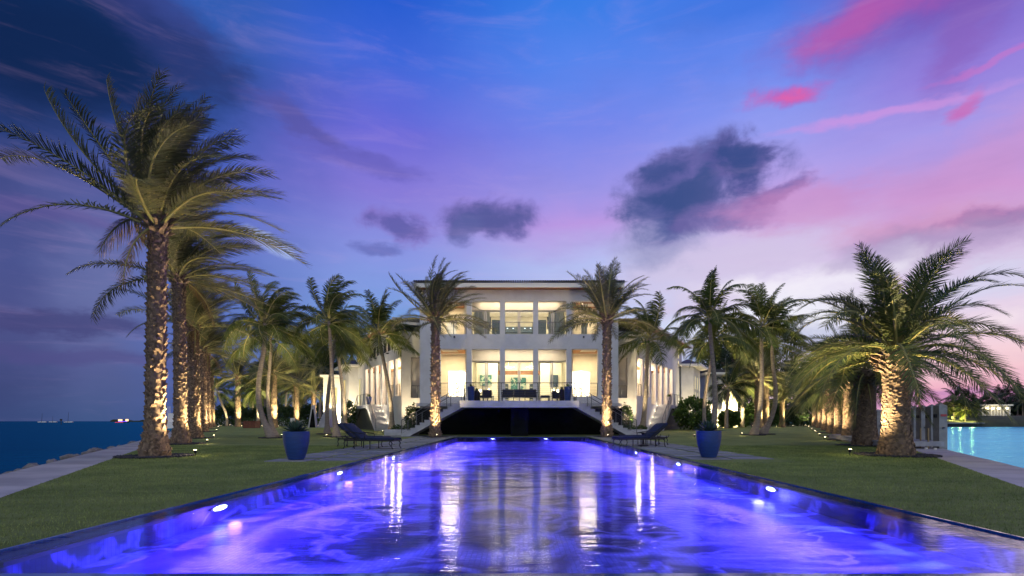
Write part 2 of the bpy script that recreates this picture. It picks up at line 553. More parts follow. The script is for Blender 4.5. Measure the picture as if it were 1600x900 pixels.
M['pile'] = mat('dock_pile_paint', (0.31, 0.30, 0.28), 0.7, (0.23, 0.22, 0.21), 3, bump=0.3)
M['dockwood'] = mat('dock_boards', (0.36, 0.36, 0.38), 0.7, (0.26, 0.26, 0.29), 4)
M['land'] = mat('far_land', (0.05, 0.06, 0.03), 0.9, (0.03, 0.035, 0.02), 0.3)
M['brick'] = mat('rust_box', (0.16, 0.05, 0.025), 0.7, (0.10, 0.03, 0.018), 5)
M['curtain'] = mat('sheer_curtain', (0.62, 0.60, 0.50), 0.9)
M['cabinet'] = mat('blue_grey_cabinet', (0.05, 0.085, 0.12), 0.4)
M['shelf'] = mat('dark_shelf', (0.03, 0.05, 0.07), 0.4)
M['art'] = mat('green_artwork', (0.02, 0.13, 0.11), 0.6, (0.45, 0.5, 0.38), 3.2, contrast=(0.5, 0.52))
M['lampglow'] = emat('lamp_glow', (1.0, 0.82, 0.5), 6.0)
M['warmglow'] = emat('uplight_glow', (1.0, 0.78, 0.42), 30.0)
M['poolglow'] = emat('pool_light_glow', (0.55, 0.6, 1.0), 22.0)
M['blueglow'] = emat('shelf_light_glow', (0.75, 0.92, 1.0), 5.0)
M['red'] = mat('red_plate', (0.4, 0.04, 0.04), 0.5)


def glassmat(name, tint=(0.93, 0.96, 0.95), ior=1.45):
    m = bpy.data.materials.new(name)
    m.use_nodes = True
    nb = NB(m.node_tree)
    m.node_tree.nodes.clear()
    tr = nb.n('ShaderNodeBsdfTransparent'); tr.inputs[0].default_value = (*tint, 1)
    gl = nb.n('ShaderNodeBsdfGlossy'); gl.inputs['Roughness'].default_value = 0.02
    fr = nb.n('ShaderNodeFresnel'); fr.inputs[0].default_value = ior
    mx = nb.n('ShaderNodeMixShader')
    nb.put(mx.inputs[0], fr.outputs[0]); nb.put(mx.inputs[1], tr.outputs[0]); nb.put(mx.inputs[2], gl.outputs[0])
    o = nb.n('ShaderNodeOutputMaterial'); nb.put(o.inputs[0], mx.outputs[0])
    return m


M['glass'] = glassmat('window_glass')


def lawnmat():
    m = bpy.data.materials.new('lawn_grass')
    m.use_nodes = True
    nb = NB(m.node_tree)
    b = m.node_tree.nodes['Principled BSDF']
    co = nb.n('ShaderNodeNewGeometry').outputs['Position']
    n1 = nb.noise(nb.mapping(co, scale=(0.5, 0.9, 1)), 0.9, 6, 0.62, 0.5)
    n2 = nb.noise(nb.mapping(co, scale=(0.5, 2.6, 1)), 1.6, 6, 0.72)
    n3 = nb.noise(nb.mapping(co, scale=(1.0, 2.0, 1)), 55, 3, 0.7)
    c = nb.mix(nb.smooth(n1, 0.35, 0.65), (0.285, 0.345, 0.100), (0.155, 0.205, 0.060))
    c = nb.mix(nb.smooth(n2, 0.42, 0.62, 0, 0.75), c, (0.27, 0.33, 0.12))
    c = nb.mix(nb.smooth(n3, 0.4, 0.7, 0, 0.6), c, (0.05, 0.07, 0.02))
    nb.put(b.inputs['Base Color'], c)
    b.inputs['Roughness'].default_value = 0.85
    b.inputs['Specular IOR Level'].default_value = 0.2
    bn = nb.n('ShaderNodeBump'); bn.inputs['Strength'].default_value = 0.9; bn.inputs['Distance'].default_value = 0.03
    nb.put(bn.inputs['Height'], nb.m('ADD', n3, nb.m('MULTIPLY', n2, 1.3)))
    nb.put(b.inputs['Normal'], bn.outputs[0])
    return m


M['lawn'] = lawnmat()
M['grass'] = leafmat('grass_blade', (0.29, 0.36, 0.11), (0.165, 0.23, 0.07), 0.3, 0.8, 0.0, 0.7)


def watermat(name, tint, gtint, rough, wave, wsc, wdist, base=None, basef=0.0, ior=1.33, tmix=None):
    m = bpy.data.materials.new(name)
    m.use_nodes = True
    nb = NB(m.node_tree)
    m.node_tree.nodes.clear()
    co = nb.n('ShaderNodeNewGeometry').outputs['Position']
    h = nb.m('ADD', nb.noise(nb.mapping(co, scale=wsc), 1.0, 4, 0.55, 0.6),
             nb.m('MULTIPLY', nb.noise(nb.mapping(co, scale=tuple(q * 5.3 for q in wsc)), 1.0, 3, 0.6), 0.22))
    bn = nb.n('ShaderNodeBump'); bn.inputs['Strength'].default_value = wave; bn.inputs['Distance'].default_value = wdist
    nb.put(bn.inputs['Height'], h)
    fr = nb.n('ShaderNodeFresnel'); fr.inputs[0].default_value = ior
    nb.put(fr.inputs[1], bn.outputs[0])
    gl = nb.n('ShaderNodeBsdfGlossy'); gl.inputs[0].default_value = (*gtint, 1); gl.inputs['Roughness'].default_value = rough
    nb.put(gl.inputs['Normal'], bn.outputs[0])
    if base is not None:
        lo = nb.n('ShaderNodeBsdfDiffuse')
        nb.put(lo.inputs[0], nb.mix(nb.smooth(nb.noise(nb.mapping(co, scale=(0.02, 0.12, 1)), 1.0, 5, 0.6), 0.35, 0.65), base, tuple(q * 1.35 for q in base)))
    else:
        lo = nb.n('ShaderNodeBsdfTransparent'); lo.inputs[0].default_value = (*tint, 1)
    mx = nb.n('ShaderNodeMixShader')
    nb.put(mx.inputs[0], fr.outputs[0]); nb.put(mx.inputs[1], lo.outputs[0]); nb.put(mx.inputs[2], gl.outputs[0])
    o = nb.n('ShaderNodeOutputMaterial'); nb.put(o.inputs[0], mx.outputs[0])
    return m


M['pool_water'] = watermat('pool_water', (0.70, 0.80, 1.0), (0.84, 0.88, 1.0), 0.08, 0.42, (0.75, 1.9, 1), 0.032, ior=1.33)
M['sea'] = watermat('sea_water', None, (0.05, 0.34, 0.46), 0.22, 0.6, (0.12, 0.5, 1), 0.25, base=(0.001, 0.07, 0.15))
M['canal'] = watermat('canal_water', None, (0.24, 0.70, 0.84), 0.22, 1.0, (0.16, 1.1, 1), 0.22, base=(0.05, 0.45, 0.70))


def poolfloormat():
    m = bpy.data.materials.new('pool_mosaic_light_swirls')
    m.use_nodes = True
    nb = NB(m.node_tree)
    b = m.node_tree.nodes['Principled BSDF']
    co = nb.n('ShaderNodeNewGeometry').outputs['Position']
    warp = nb.n('ShaderNodeTexNoise'); warp.inputs['Scale'].default_value = 0.55; warp.inputs['Detail'].default_value = 3
    nb.put(warp.inputs[0], co)
    va = nb.n('ShaderNodeVectorMath', operation='MULTIPLY_ADD')
    nb.put(va.inputs[0], warp.outputs['Color']); va.inputs[1].default_value = (0.5, 0.5, 0); nb.put(va.inputs[2], co)
    sp = nb.n('ShaderNodeSeparateXYZ'); nb.put(sp.inputs[0], va.outputs[0])
    x = nb.m('SUBTRACT', sp.outputs[0], 0.25); y = nb.m('SUBTRACT', sp.outputs[1], 0.25)
    total = None  # swirls of light in the water, painted into the tile colour

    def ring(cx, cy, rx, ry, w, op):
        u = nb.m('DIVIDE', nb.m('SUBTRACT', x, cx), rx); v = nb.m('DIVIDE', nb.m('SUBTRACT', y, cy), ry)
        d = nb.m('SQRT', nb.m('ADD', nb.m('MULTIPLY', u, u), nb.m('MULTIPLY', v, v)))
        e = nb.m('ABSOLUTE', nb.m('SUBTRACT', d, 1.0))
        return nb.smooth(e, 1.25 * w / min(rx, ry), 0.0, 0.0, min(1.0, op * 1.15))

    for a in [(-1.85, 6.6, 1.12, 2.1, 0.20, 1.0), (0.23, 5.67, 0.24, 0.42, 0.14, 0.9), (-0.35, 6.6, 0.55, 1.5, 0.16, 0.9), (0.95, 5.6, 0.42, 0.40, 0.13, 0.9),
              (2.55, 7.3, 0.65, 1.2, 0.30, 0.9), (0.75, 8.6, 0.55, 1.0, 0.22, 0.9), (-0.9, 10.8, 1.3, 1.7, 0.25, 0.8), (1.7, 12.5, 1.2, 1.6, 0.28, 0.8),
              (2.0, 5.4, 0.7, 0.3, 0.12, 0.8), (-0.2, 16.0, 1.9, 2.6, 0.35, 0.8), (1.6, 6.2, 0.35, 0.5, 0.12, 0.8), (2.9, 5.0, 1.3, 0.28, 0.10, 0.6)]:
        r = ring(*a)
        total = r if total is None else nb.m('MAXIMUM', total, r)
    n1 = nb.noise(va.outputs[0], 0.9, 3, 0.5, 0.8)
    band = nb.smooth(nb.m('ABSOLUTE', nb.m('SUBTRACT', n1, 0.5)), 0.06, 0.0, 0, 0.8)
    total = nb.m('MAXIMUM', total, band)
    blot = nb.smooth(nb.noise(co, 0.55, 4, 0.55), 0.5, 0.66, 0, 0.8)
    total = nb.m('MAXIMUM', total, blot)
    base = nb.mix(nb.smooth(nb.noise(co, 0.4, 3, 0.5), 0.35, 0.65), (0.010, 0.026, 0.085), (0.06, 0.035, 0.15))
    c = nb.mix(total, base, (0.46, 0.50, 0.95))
    # small square mosaic pieces
    br = nb.n('ShaderNodeTexBrick'); nb.put(br.inputs[0], co)
    br.offset = 0.0; br.inputs['Scale'].default_value = 1.0
    br.inputs['Brick Width'].default_value = 0.05; br.inputs['Row Height'].default_value = 0.05; br.inputs['Mortar Size'].default_value = 0.003
    br.inputs['Color1'].default_value = (1, 1, 1, 1); br.inputs['Color2'].default_value = (0.7, 0.7, 0.75, 1); br.inputs['Mortar'].default_value = (0.5, 0.5, 0.5, 1)
    c = nb.mix(1.0, c, br.outputs[0], 'MULTIPLY')
    nb.put(b.inputs['Base Color'], c)
    b.inputs['Roughness'].default_value = 0.35
    return m


M['pool_floor'] = poolfloormat()


def rimmat():
    m = bpy.data.materials.new('wet_rim_tile')
    m.use_nodes = True
    nb = NB(m.node_tree)
    b = m.node_tree.nodes['Principled BSDF']
    co = nb.n('ShaderNodeNewGeometry').outputs['Position']
    br = nb.n('ShaderNodeTexBrick'); nb.put(br.inputs[0], co)
    br.offset = 0.0; br.inputs['Scale'].default_value = 1.0
    br.inputs['Brick Width'].default_value = 0.025; br.inputs['Row Height'].default_value = 0.025; br.inputs['Mortar Size'].default_value = 0.0018
    br.inputs['Color1'].default_value = (0.008, 0.07, 0.32, 1); br.inputs['Color2'].default_value = (0.012, 0.11, 0.40, 1); br.inputs['Mortar'].default_value = (0.02, 0.09, 0.28, 1)
    nb.put(b.inputs['Base Color'], br.outputs[0])
    b.inputs['Roughness'].default_value = 0.12
    b.inputs['Coat Weight'].default_value = 1.0
    b.inputs['Coat Roughness'].default_value = 0.05
    bn = nb.n('ShaderNodeBump'); bn.inputs['Strength'].default_value = 0.4; bn.inputs['Distance'].default_value = 0.01
    nb.put(bn.inputs['Height'], nb.noise(nb.mapping(co, scale=(1, 2.4, 1)), 3.0, 4, 0.6))
    nb.put(b.inputs['Normal'], bn.outputs[0])
    return m


M['rim'] = rimmat()


def add_lamp(name, kind, loc, power, color, parent=None, **kw):
    l = bpy.data.lights.new(name, kind)
    l.energy = power
    l.color = color
    rot = kw.pop('rot', None)
    for k, v in kw.items():
        setattr(l, k, v)
    o = bpy.data.objects.new(name, l)
    o.location = loc
    if rot is not None:
        o.rotation_euler = rot
    COL.objects.link(o)
    if parent:
        o.parent = parent
        o.matrix_parent_inverse = wm(parent).inverted()
    return o


def aim(o, target):
    d = Vector(target) - Vector(o.location)
    o.rotation_euler = d.to_track_quat('-Z', 'Y').to_euler()


# ------------------------------------------------------------------ setting: water and land
KL, KR = 0.55, 0.57           # how the two shore lines spread
def left_in(y): return -6.8 - KL * (y - 7.15)
def right_in(y): return 7.6 + KR * (y - 8.2)


tag(MB().add([(-9000, -300, -1), (0, -300, -1), (0, 12000, -1), (-9000, 12000, -1)], [(0, 1, 2, 3)]).build('sea', M['sea']), kind='structure')
tag(MB().add([(0, -300, -1), (9000, -300, -1), (9000, 12000, -1), (0, 12000, -1)], [(0, 1, 2, 3)]).build('canal_water', M['canal']), kind='structure')

# lawn: strips left, right and beyond the pool, fine enough for the gentle rise at the house
PX0, PX1, PY0, PY1 = -4.03, 4.33, 3.25, 34.2


def sheet(name, fL, fR, ys, m, nx=6, zoff=0.0):
    b = MB()
    vs = []; fs = []
    for y in ys:
        a, c = fL(y), fR(y)
        for i in range(nx + 1):
            vs.append((a + (c - a) * i / nx, y, gz(y) + zoff))
    for j in range(len(ys) - 1):
        for i in range(nx):
            k = j * (nx + 1) + i
            fs.append((k, k + 1, k + nx + 2, k + nx + 1))
    b.add(vs, fs)
    o = b.build(name, m, smooth=True)
    o['kind'] = 'structure'
    return o


ys1 = [-6 + i * 2.01 for i in range(21)]
ys1[-1] = PY1
ys2 = [PY1 + i * 2.5 for i in range(40)]
sheet('lawn', lambda y: left_in(max(y, -4)), lambda y: PX0, ys1, M['lawn'])
sheet('lawn', lambda y: PX1, lambda y: right_in(max(y, -4)), ys1, M['lawn'])
sheet('lawn', left_in, right_in, ys2, M['lawn'], 12)
MB().box(PX0, PX1, -6, PY0, -0.3, 0.0).build('near_deck', M['paver'], kind='structure')

# land body under everything (so that the shore has a face)
b = MB()
ysb = [-6, 20, 60, 131.7]
for sgn, fn in ((-1, left_in), (1, right_in)):
    for a, c in zip(ysb[:-1], ysb[1:]):
        xa, xc = fn(a) + sgn * 1.23, fn(c) + sgn * 1.23
        b.quad((xa, a, -3), (xc, c, -3), (xc, c, -0.12), (xa, a, -0.12))
b.quad((left_in(-6) - 1.2, -6, -3), (right_in(-6) + 1.2, -6, -3), (right_in(-6) + 1.2, -6, -0.12), (left_in(-6) - 1.2, -6, -0.12))
b.build('seawall', M['concrete'], kind='structure')

# seawall paths of separate concrete slabs
def make_path(name, fn, sgn, k):
    root = empty(name, (fn(0), 0, 0), kind='structure')
    L = 2.4
    dy = L / math.sqrt(1 + k * k)
    mesh = MB()
    g = 0.012
    w0, w1 = 0.012, 1.24
    y1 = dy - g
    def tf(x, y, z): return (sgn * (x + k * y), y, z)
    mesh.box(w0, w1, 0, y1, -0.14, 0.0, tf=tf)
    me = mesh.mesh('slab', M['path'])
    for i in range(-3, 34):
        y = i * dy
        o = link('slab', me, root, local=True)
        o.location = (sgn * k * y, y, gz(y) - 0.006 + random.uniform(-.004, .004))
    return root


random.seed(4)
make_path('sea_path', left_in, -1, KL)
make_path('canal_path', right_in, 1, KR)

# ------------------------------------------------------------------ pool
IX0, IX1, IY0, IY1 = -3.82, 4.10, 3.60, 33.8
DEP = -0.27
MB().quad((IX0, IY0, DEP), (IX1, IY0, DEP), (IX1, IY1, DEP), (IX0, IY1, DEP)).build('pool_floor', M['pool_floor'], kind='structure')
b = MB()
for q in (((IX0, IY0), (IX0, IY1)), ((IX0, IY1), (IX1, IY1)), ((IX1, IY1), (IX1, IY0)), ((IX1, IY0), (IX0, IY0))):
    (xa, ya), (xb, yb) = q
    b.quad((xa, ya, DEP), (xb, yb, DEP), (xb, yb, -0.030), (xa, ya, -0.030))
b.build('pool_walls', M['pool_floor'], kind='structure')
MB().quad((PX0 + 0.03, IY0, -0.012), (PX1 - 0.03, IY0, -0.012), (PX1 - 0.03, IY1, -0.012), (PX0 + 0.03, IY1, -0.012)).build('pool_water', M['pool_water'], kind='structure')
b = MB()
b.box(PX0 + 0.03, IX0 - 0.006, PY0, PY1, -0.6, -0.035)
b.box(IX1 + 0.006, PX1 - 0.03, PY0, PY1, -0.6, -0.035)
b.box(PX0, PX0 + 0.028, PY0, PY1, -0.3, 0.004)
b.box(PX1 - 0.028, PX1, PY0, PY1, -0.3, 0.004)
b.box(IX0, IX1, PY0, IY0 - 0.006, -0.3, -0.006)
b.box(IX0, IX1, IY1 + 0.006, PY1, -0.3, -0.006)
b.build('pool_rim', M['rim'], kind='structure')

VIO = (0.13, 0.06, 1.0)
ADDED_STRIP = 2200
pl = MB().lathe([(0.07, 0), (0.085, 0.01), (0.085, 0.03)], 12).mesh('pool_light_ring', M['metal'])
pg = MB().lathe([(0.066, 0.028), (0.0661, 0.034)], 12).mesh('pool_light_lens', M['poolglow'])


def pool_light(x, y, side, power, color, label):
    r = empty('pool_light', (x, y, -0.10), label, 'pool light', 'underwater lights along the pool walls')
    r.scale = (2.0, .45, 1) if side == 'y' else (.45, 2.4, 1)
    if side == 'y':
        r.rotation_euler = (PI / 2, 0, 0)
    else:
        r.rotation_euler = (0, PI / 2 * side, 0)
    link('ring', pl, r, True); link('lens', pg, r, True)
    off = (0.22 * side if side != 'y' else 0)
    add_lamp('pool_lamp', 'POINT', (x + off, y - (0.25 if side == 'y' else 0), -0.2), power, color, None, shadow_soft_size=0.08)


B2 = (0.10, 0.09, 1.0)
pool_light(IX0, 6.9, 1, 28, VIO, 'brightest pool light near the left corner of the water')
pool_light(IX0, 11.5, 1, 35, VIO, 'second pool light along the left pool wall')
pool_light(IX0, 16.4, 1, 39, VIO, 'third pool light along the left pool wall, beside the lounger')
pool_light(IX1, 8.8, -1, 28, B2, 'brightest pool light near the right pool wall')
pool_light(IX1, 13.9, -1, 30, VIO, 'second pool light along the right pool wall, in line with the pot')
pool_light(IX1, 18.9, -1, 37, VIO, 'third pool light along the right pool wall, by the lounger')
pool_light(X(770, 33.8), IY1, 'y', 26, VIO, 'left one of two lights at the far end under the terrace')
pool_light(X(853, 33.8), IY1, 'y', 26, VIO, 'right one of two lights at the far end under the terrace')
# added violet strip lamps under the coping, made up to wash the pool floor
for sg, xw, lab in ((1, IX0, 'left'), (-1, IX1, 'right')):
    for k in range(3):
        y0 = IY0 + 0.4 + k * 9.9
        st_ = MB().box(min(xw, xw + sg * 0.03), max(xw, xw + sg * 0.03), y0, y0 + 9.6, -0.075, -0.04).build('light_strip', M['metal'])
        tag(st_, f'added thin strip light under the {lab} pool edge, {["nearest", "middle", "far"][k]} stretch', 'strip light', 'added strip lights under the pool edge')
        l_ = add_lamp('added_strip_lamp', 'AREA', (xw + sg * 0.10, y0 + 4.8, -0.06), ADDED_STRIP * (0.16 if (k == 0 and sg < 0) else (0.2, 0.7, 1.2)[k]), ((0.050, 0.012, 1.0), (0.09, 0.04, 1.0), (0.12, 0.07, 1.0))[k] if sg > 0 else ((0.04, 0.05, 1.0), (0.07, 0.05, 1.0), (0.12, 0.07, 1.0))[k], None, shape='RECTANGLE', size=0.05, size_y=9.4)
        l_.rotation_euler = (0, math.radians(-66) * sg, 0)
        l_.data.spread = math.radians(50)
        l2_ = add_lamp('added_strip_lamp_far', 'AREA', (xw + sg * 0.08, y0 + 4.8, -0.05), ADDED_STRIP * ((0.26, 1.1, 1.8)[k] if sg > 0 else (0.24, 1.1, 1.8)[k]), ((0.12, 0.05, 1.0), (0.17, 0.10, 1.0), (0.2, 0.12, 1.0))[k], None, shape='RECTANGLE', size=0.05, size_y=9.4)
        l2_.rotation_euler = (0, math.radians(-80) * sg, 0)
        l2_.data.spread = math.radians(17)
        add_lamp('added_strip_lamp', 'AREA', (xw + sg * 0.16, y0 + 4.8, -0.03), ADDED_STRIP * (0.035, 0.05, 0.07)[k], (0.06, 0.03, 1.0), None, shape='RECTANGLE', size=0.04, size_y=9.4)

# paving beside the pool, slab by slab
def paving(name, x0, x1, y0, y1, sgn):
    root = empty(name, ((x0 + x1) / 2, y0, 0), kind='structure')
    nx = 2
    w = (x1 - x0) / nx
    dl = 1.22
    me = MB().box(0.07, w - 0.07, 0.20, dl - 0.20, -0.03, 0.0).mesh('paver', M['paver'])
    j = 0
    y = y0
    while y + dl < y1:
        for i in range(nx):
            o = link('paver', me, root, True)
            o.location = (x0 + i * w - root.location.x, y - y0 + (0.25 if i == 1 else 0), 0.020 + random.uniform(-.004, .004))
        y += dl; j += 1
    return root


paving('pool_paving', -6.35, PX0 - 0.02, 13.2, 34.4, -1)
paving('pool_paving', PX1 + 0.02, 6.75, 13.8, 34.4, 1)
b = MB()
b.box(-9.6, -4.05, 34.6, 38.2, -0.05, 0.03); b.box(4.35, 9.6, 34.6, 38.2, -0.05, 0.03)
b.build('stair_paving', M['paver'], kind='structure')

# grass blades on the nearer lawn
def grass():
    rng = np.random.default_rng(7)
    N = 260000
    y = 3.0 + 19.0 * rng.random(N * 2) ** 1.35
    x = rng.uniform(-18, 18, N * 2)
    li = -6.8 - KL * (y - 7.15) + 0.03; ri = 7.6 + KR * (y - 8.2) - 0.03
    ok = (x > li) & (x < ri) & ((x < PX0 - 0.02) | (x > PX1 + 0.02))
    ok &= ~((y > 13.1) & (((x > -6.4) & (x < 0)) | ((x < 6.8) & (x > 0))))
    ok &= np.abs(x) < y * 1.02 + 0.6
    x = x[ok][:N]; y = y[ok][:N]; n = len(x)
    h = rng.uniform(0.012, 0.034, n) * (0.8 + y * 0.03); w = rng.uniform(0.0025, 0.005, n) * (0.8 + y * 0.06)
    a = rng.uniform(0, 2 * PI, n); lean = rng.uniform(0.0, 0.9, n) * h; la = rng.uniform(0, 2 * PI, n)
    V = np.zeros((n, 3, 3))
    V[:, 0] = np.stack([x - w * np.cos(a), y - w * np.sin(a), np.zeros(n)], 1)
    V[:, 1] = np.stack([x + w * np.cos(a), y + w * np.sin(a), np.zeros(n)], 1)
    V[:, 2] = np.stack([x + lean * np.cos(la), y + lean * np.sin(la), h], 1)
    me = fastmesh('grass', V.reshape(-1, 3), [np.arange(n * 3).reshape(-1, 3)], [M['grass']])
    o = link('grass', me)
    tag(o, 'short mown grass of the lawn beside the pool', 'grass', kind='stuff')


grass()

# ------------------------------------------------------------------ palms
def frond(kind, azm, elv, L, wind, rng):
    """numpy arrays for one frond rooted at the origin"""
    P = dict(date=dict(n=88, l=0.56, w=0.040, g=0.062, dr=0.22, lift=0.22, a0=30, a1=62),
             canary=dict(n=90, l=0.54, w=0.040, g=0.122, dr=0.16, lift=0.18, a0=28, a1=60),
             coco=dict(n=64, l=0.98, w=0.072, g=0.105, dr=0.42, lift=0.10, a0=22, a1=58))[kind]
    S = 18
    d = np.array([math.cos(elv) * math.cos(azm), math.cos(elv) * math.sin(azm), math.sin(elv)])
    p = np.zeros(3); pts = [p.copy()]
    step = L / S
    tw = rng.normal(0, 0.012, 3)
    for i in range(S):
        t = i / S
        d = d + np.array([0, 0, -1]) * P['g'] * (0.35 + 1.3 * t) * step / (L / S) * (0.55 + 0.45 * (1 - abs(d[2]))) + np.array(wind) * (0.05 + 0.10 * t) + tw
        d /= np.linalg.norm(d)
        p = p + d * step; pts.append(p.copy())
    pts = np.array(pts)
    T = np.gradient(pts, axis=0); T /= np.linalg.norm(T, axis=1)[:, None]
    up = np.array([0, 0, 1.0])
    rad0 = np.array([math.cos(azm), math.sin(azm), 0])
    Sd = np.cross(T, up * 1.0 + rad0 * 0.001)
    Sd0 = np.array([math.sin(azm), -math.cos(azm), 0])
    ln = np.linalg.norm(Sd, axis=1)[:, None]
    Sd = np.where(ln > 0.25, Sd / np.maximum(ln, 1e-6), Sd0)
    Sd = np.where((Sd @ Sd0)[:, None] < 0, -Sd, Sd)
    roll = rng.normal(0, 0.35)
    N = np.cross(Sd, T)
    N = np.where(N[:, 2:3] < 0, -N, N)
    Sr = Sd * math.cos(roll) + N * math.sin(roll); Nr = N * math.cos(roll) - Sd * math.sin(roll)
    V = []; Q = []; TR = []; base = 0
    # rachis: three sided tapering rod
    rr = np.linspace(0.045, 0.006, S + 1)[:, None] * (1.15 if kind != 'coco' else 1.0)
    ring = np.stack([pts + Sr * rr, pts + Nr * rr * 0.8, pts - Sr * rr, pts - Nr * rr * 0.6], 1)
    V.append(ring.reshape(-1, 3))
    idx = np.arange((S + 1) * 4).reshape(S + 1, 4)
    q = []
    for k in range(4):
        q.append(np.stack([idx[:-1, k], idx[:-1, (k + 1) % 4], idx[1:, (k + 1) % 4], idx[1:, k]], 1))
    Qr = np.concatenate(q); base = (S + 1) * 4
    n = P['n']
    LV = []; LQ = []; LT = []
    for side in (-1, 1):
        t = np.linspace(0.10 if kind != 'coco' else 0.16, 0.995, n) + rng.normal(0, 0.004, n)
        t = np.clip(t, 0.05, 0.999)
        f = t * S; i0 = np.clip(f.astype(int), 0, S - 1); fr = (f - i0)[:, None]
        lerp = lambda A: A[i0] * (1 - fr) + A[i0 + 1] * fr
        p = lerp(pts); tt = lerp(T); ss = lerp(Sr); nn = lerp(Nr)
        tt /= np.linalg.norm(tt, axis=1)[:, None]
        ang = np.radians(P['a0'] + (P['a1'] - P['a0']) * t ** 1.2 + rng.normal(0, 6, n))[:, None]
        lift = P['lift'] * rng.uniform(0.3, 1.6, n)[:, None]
        dr = ss * side * np.cos(ang) + tt * np.sin(ang) + nn * lift
        dr /= np.linalg.norm(dr, axis=1)[:, None]
        prof = np.interp(t, [0.05, 0.2, 0.45, 0.75, 1.0], [0.35, 0.8, 1.0, 0.85, 0.42])
        ll = (P['l'] * L / (3.4 if kind != 'coco' else 4.0) * 1.15 * prof * rng.uniform(0.85, 1.15, n))[:, None]
        droop = np.array([0, 0, -1.0]) * P['dr'] * ll * rng.uniform(0.6, 1.3, n)[:, None] + np.array(wind) * ll * 0.55
        w = P['w'] * L / 3.6 * np.interp(t, [0, 0.3, 1], [0.8, 1, 0.7])[:, None]
        mid = p + dr * ll * 0.5 + droop * 0.28
        tip = p + dr * ll * 0.97 + droop
        wv = tt * w
        vv = np.stack([p - wv * 0.5, p + wv * 0.5, mid + wv * 0.5, mid - wv * 0.5, tip], 1)
        o = base + np.arange(n)[:, None] * 5
        LQ.append(np.concatenate([o, o + 1, o + 2, o + 3], 1)); LT.append(np.concatenate([o + 3, o + 2, o + 4], 1))
        LV.append(vv.reshape(-1, 3)); base += n * 5
    V = np.concatenate(V + LV)
    return V, Qr, np.concatenate(LQ), np.concatenate(LT)


def frond_mesh(kind, azm, elv, L, wind, rng, leaf):
    V, Qr, LQ, LT = frond(kind, azm, elv, L, wind, rng)
    return fastmesh('frond', V, [Qr, LQ, LT], [M['rachis'], leaf],
                    [np.zeros(len(Qr)), np.ones(len(LQ)), np.ones(len(LT))])


def crown_set(kind, n, L, wind, seed, leaf, emin, emax, epow=1.0):
    """list of (mesh, root offset)"""
    rng = np.random.default_rng(seed)
    out = []
    for i in range(n):
        t = (i + 0.5) / n
        e = math.radians(emin + (emax - emin) * t ** epow) + rng.normal(0, 0.07)
        a = i * 2.39996 + rng.normal(0, 0.15)
        l = L * rng.uniform(0.86, 1.08) * (0.86 + 0.14 * math.cos(e))
        r = (1 - t) * 0.26 + 0.04
        out.append((frond_mesh(kind, a, e, l, wind, rng, leaf), (r * math.cos(a), r * math.sin(a), (t - 0.5) * 0.5)))
    return out


def joined_crown(kind, n, L, wind, seed, leaf, emin, emax):
    rng = np.random.default_rng(seed)
    Vs = []; A = []; B = []; C = []; base = 0
    for i in range(n):
        t = (i + 0.5) / n
        e = math.radians(emin + (emax - emin) * t) + rng.normal(0, 0.07)
        a = i * 2.39996 + rng.normal(0, 0.15)
        V, q, lq, lt = frond(kind, a, e, L * rng.uniform(0.85, 1.1), wind, rng)
        V = V + np.array([0.1 * math.cos(a), 0.1 * math.sin(a), (t - 0.5) * 0.4])
        Vs.append(V); A.append(q + base); B.append(lq + base); C.append(lt + base); base += len(V)
    A = np.concatenate(A); B = np.concatenate(B); C = np.concatenate(C)
    return fastmesh('crown', np.concatenate(Vs), [A, B, C], [M['rachis'], leaf], [np.zeros(len(A)), np.ones(len(B)), np.ones(len(C))])


WL = (1.0, 0.15, 0.02)        # the wind blows left to right
def ws(k): return tuple(q * k for q in WL)


SET = {
    'dateA': crown_set('date', 50, 4.0, ws(0.42), 11, M['leaf_date'], 6, 88, 0.62),
    'dateB': crown_set('date', 44, 3.8, ws(0.75), 12, M['leaf_date'], -10, 86, 0.8),
    'dateC': crown_set('date', 42, 2.9, ws(0.30), 13, M['leaf_date'], -5, 88, 0.75),
    'canA': crown_set('canary', 54, 3.5, ws(0.06), 21, M['leaf_canary'], -2, 78, 0.85),
    'canB': crown_set('canary', 46, 3.2, ws(-0.05), 22, M['leaf_canary'], -25, 80, 0.9),
    'cocA': crown_set('coco', 25, 2.6, ws(0.40), 31, M['leaf_coco'], -10, 86),
    'cocB': crown_set('coco', 24, 2.6, ws(0.30), 32, M['leaf_coco'], -12, 86),
    'cocC': crown_set('coco', 23, 2.6, ws(0.14), 33, M['leaf_coco'], -12, 85),
}
JC = {
    'date': joined_crown('date', 34, 3.4, ws(0.4), 41, M['leaf_date'], -15, 84),
    'canary': joined_crown('canary', 36, 3.3, ws(0.05), 42, M['leaf_canary'], -28, 80),
    'coco': joined_crown('coco', 20, 2.8, ws(0.3), 43, M['leaf_coco'], -35, 82),
    'cocodark': joined_crown('coco', 18, 2.8, ws(0.2), 44, M['leaf_dark'], -35, 82),
}


DRY = leafmat('dry_leaf', (0.22, 0.14, 0.06), (0.16, 0.10, 0.05), 0.15)
_r = np.random.default_rng(77)
DRYF = [frond_mesh('date', math.radians(a), math.radians(e), L, w, _r, DRY) for a, e, L, w in
        ((165, 32, 2.3, (-0.35, 0, -1.3)), (250, -35, 2.2, (0.1, 0, -0.9)), (20, -30, 2.4, (0, 0, -0.9)), (300, -40, 2.0, (0, 0, -0.8)))]


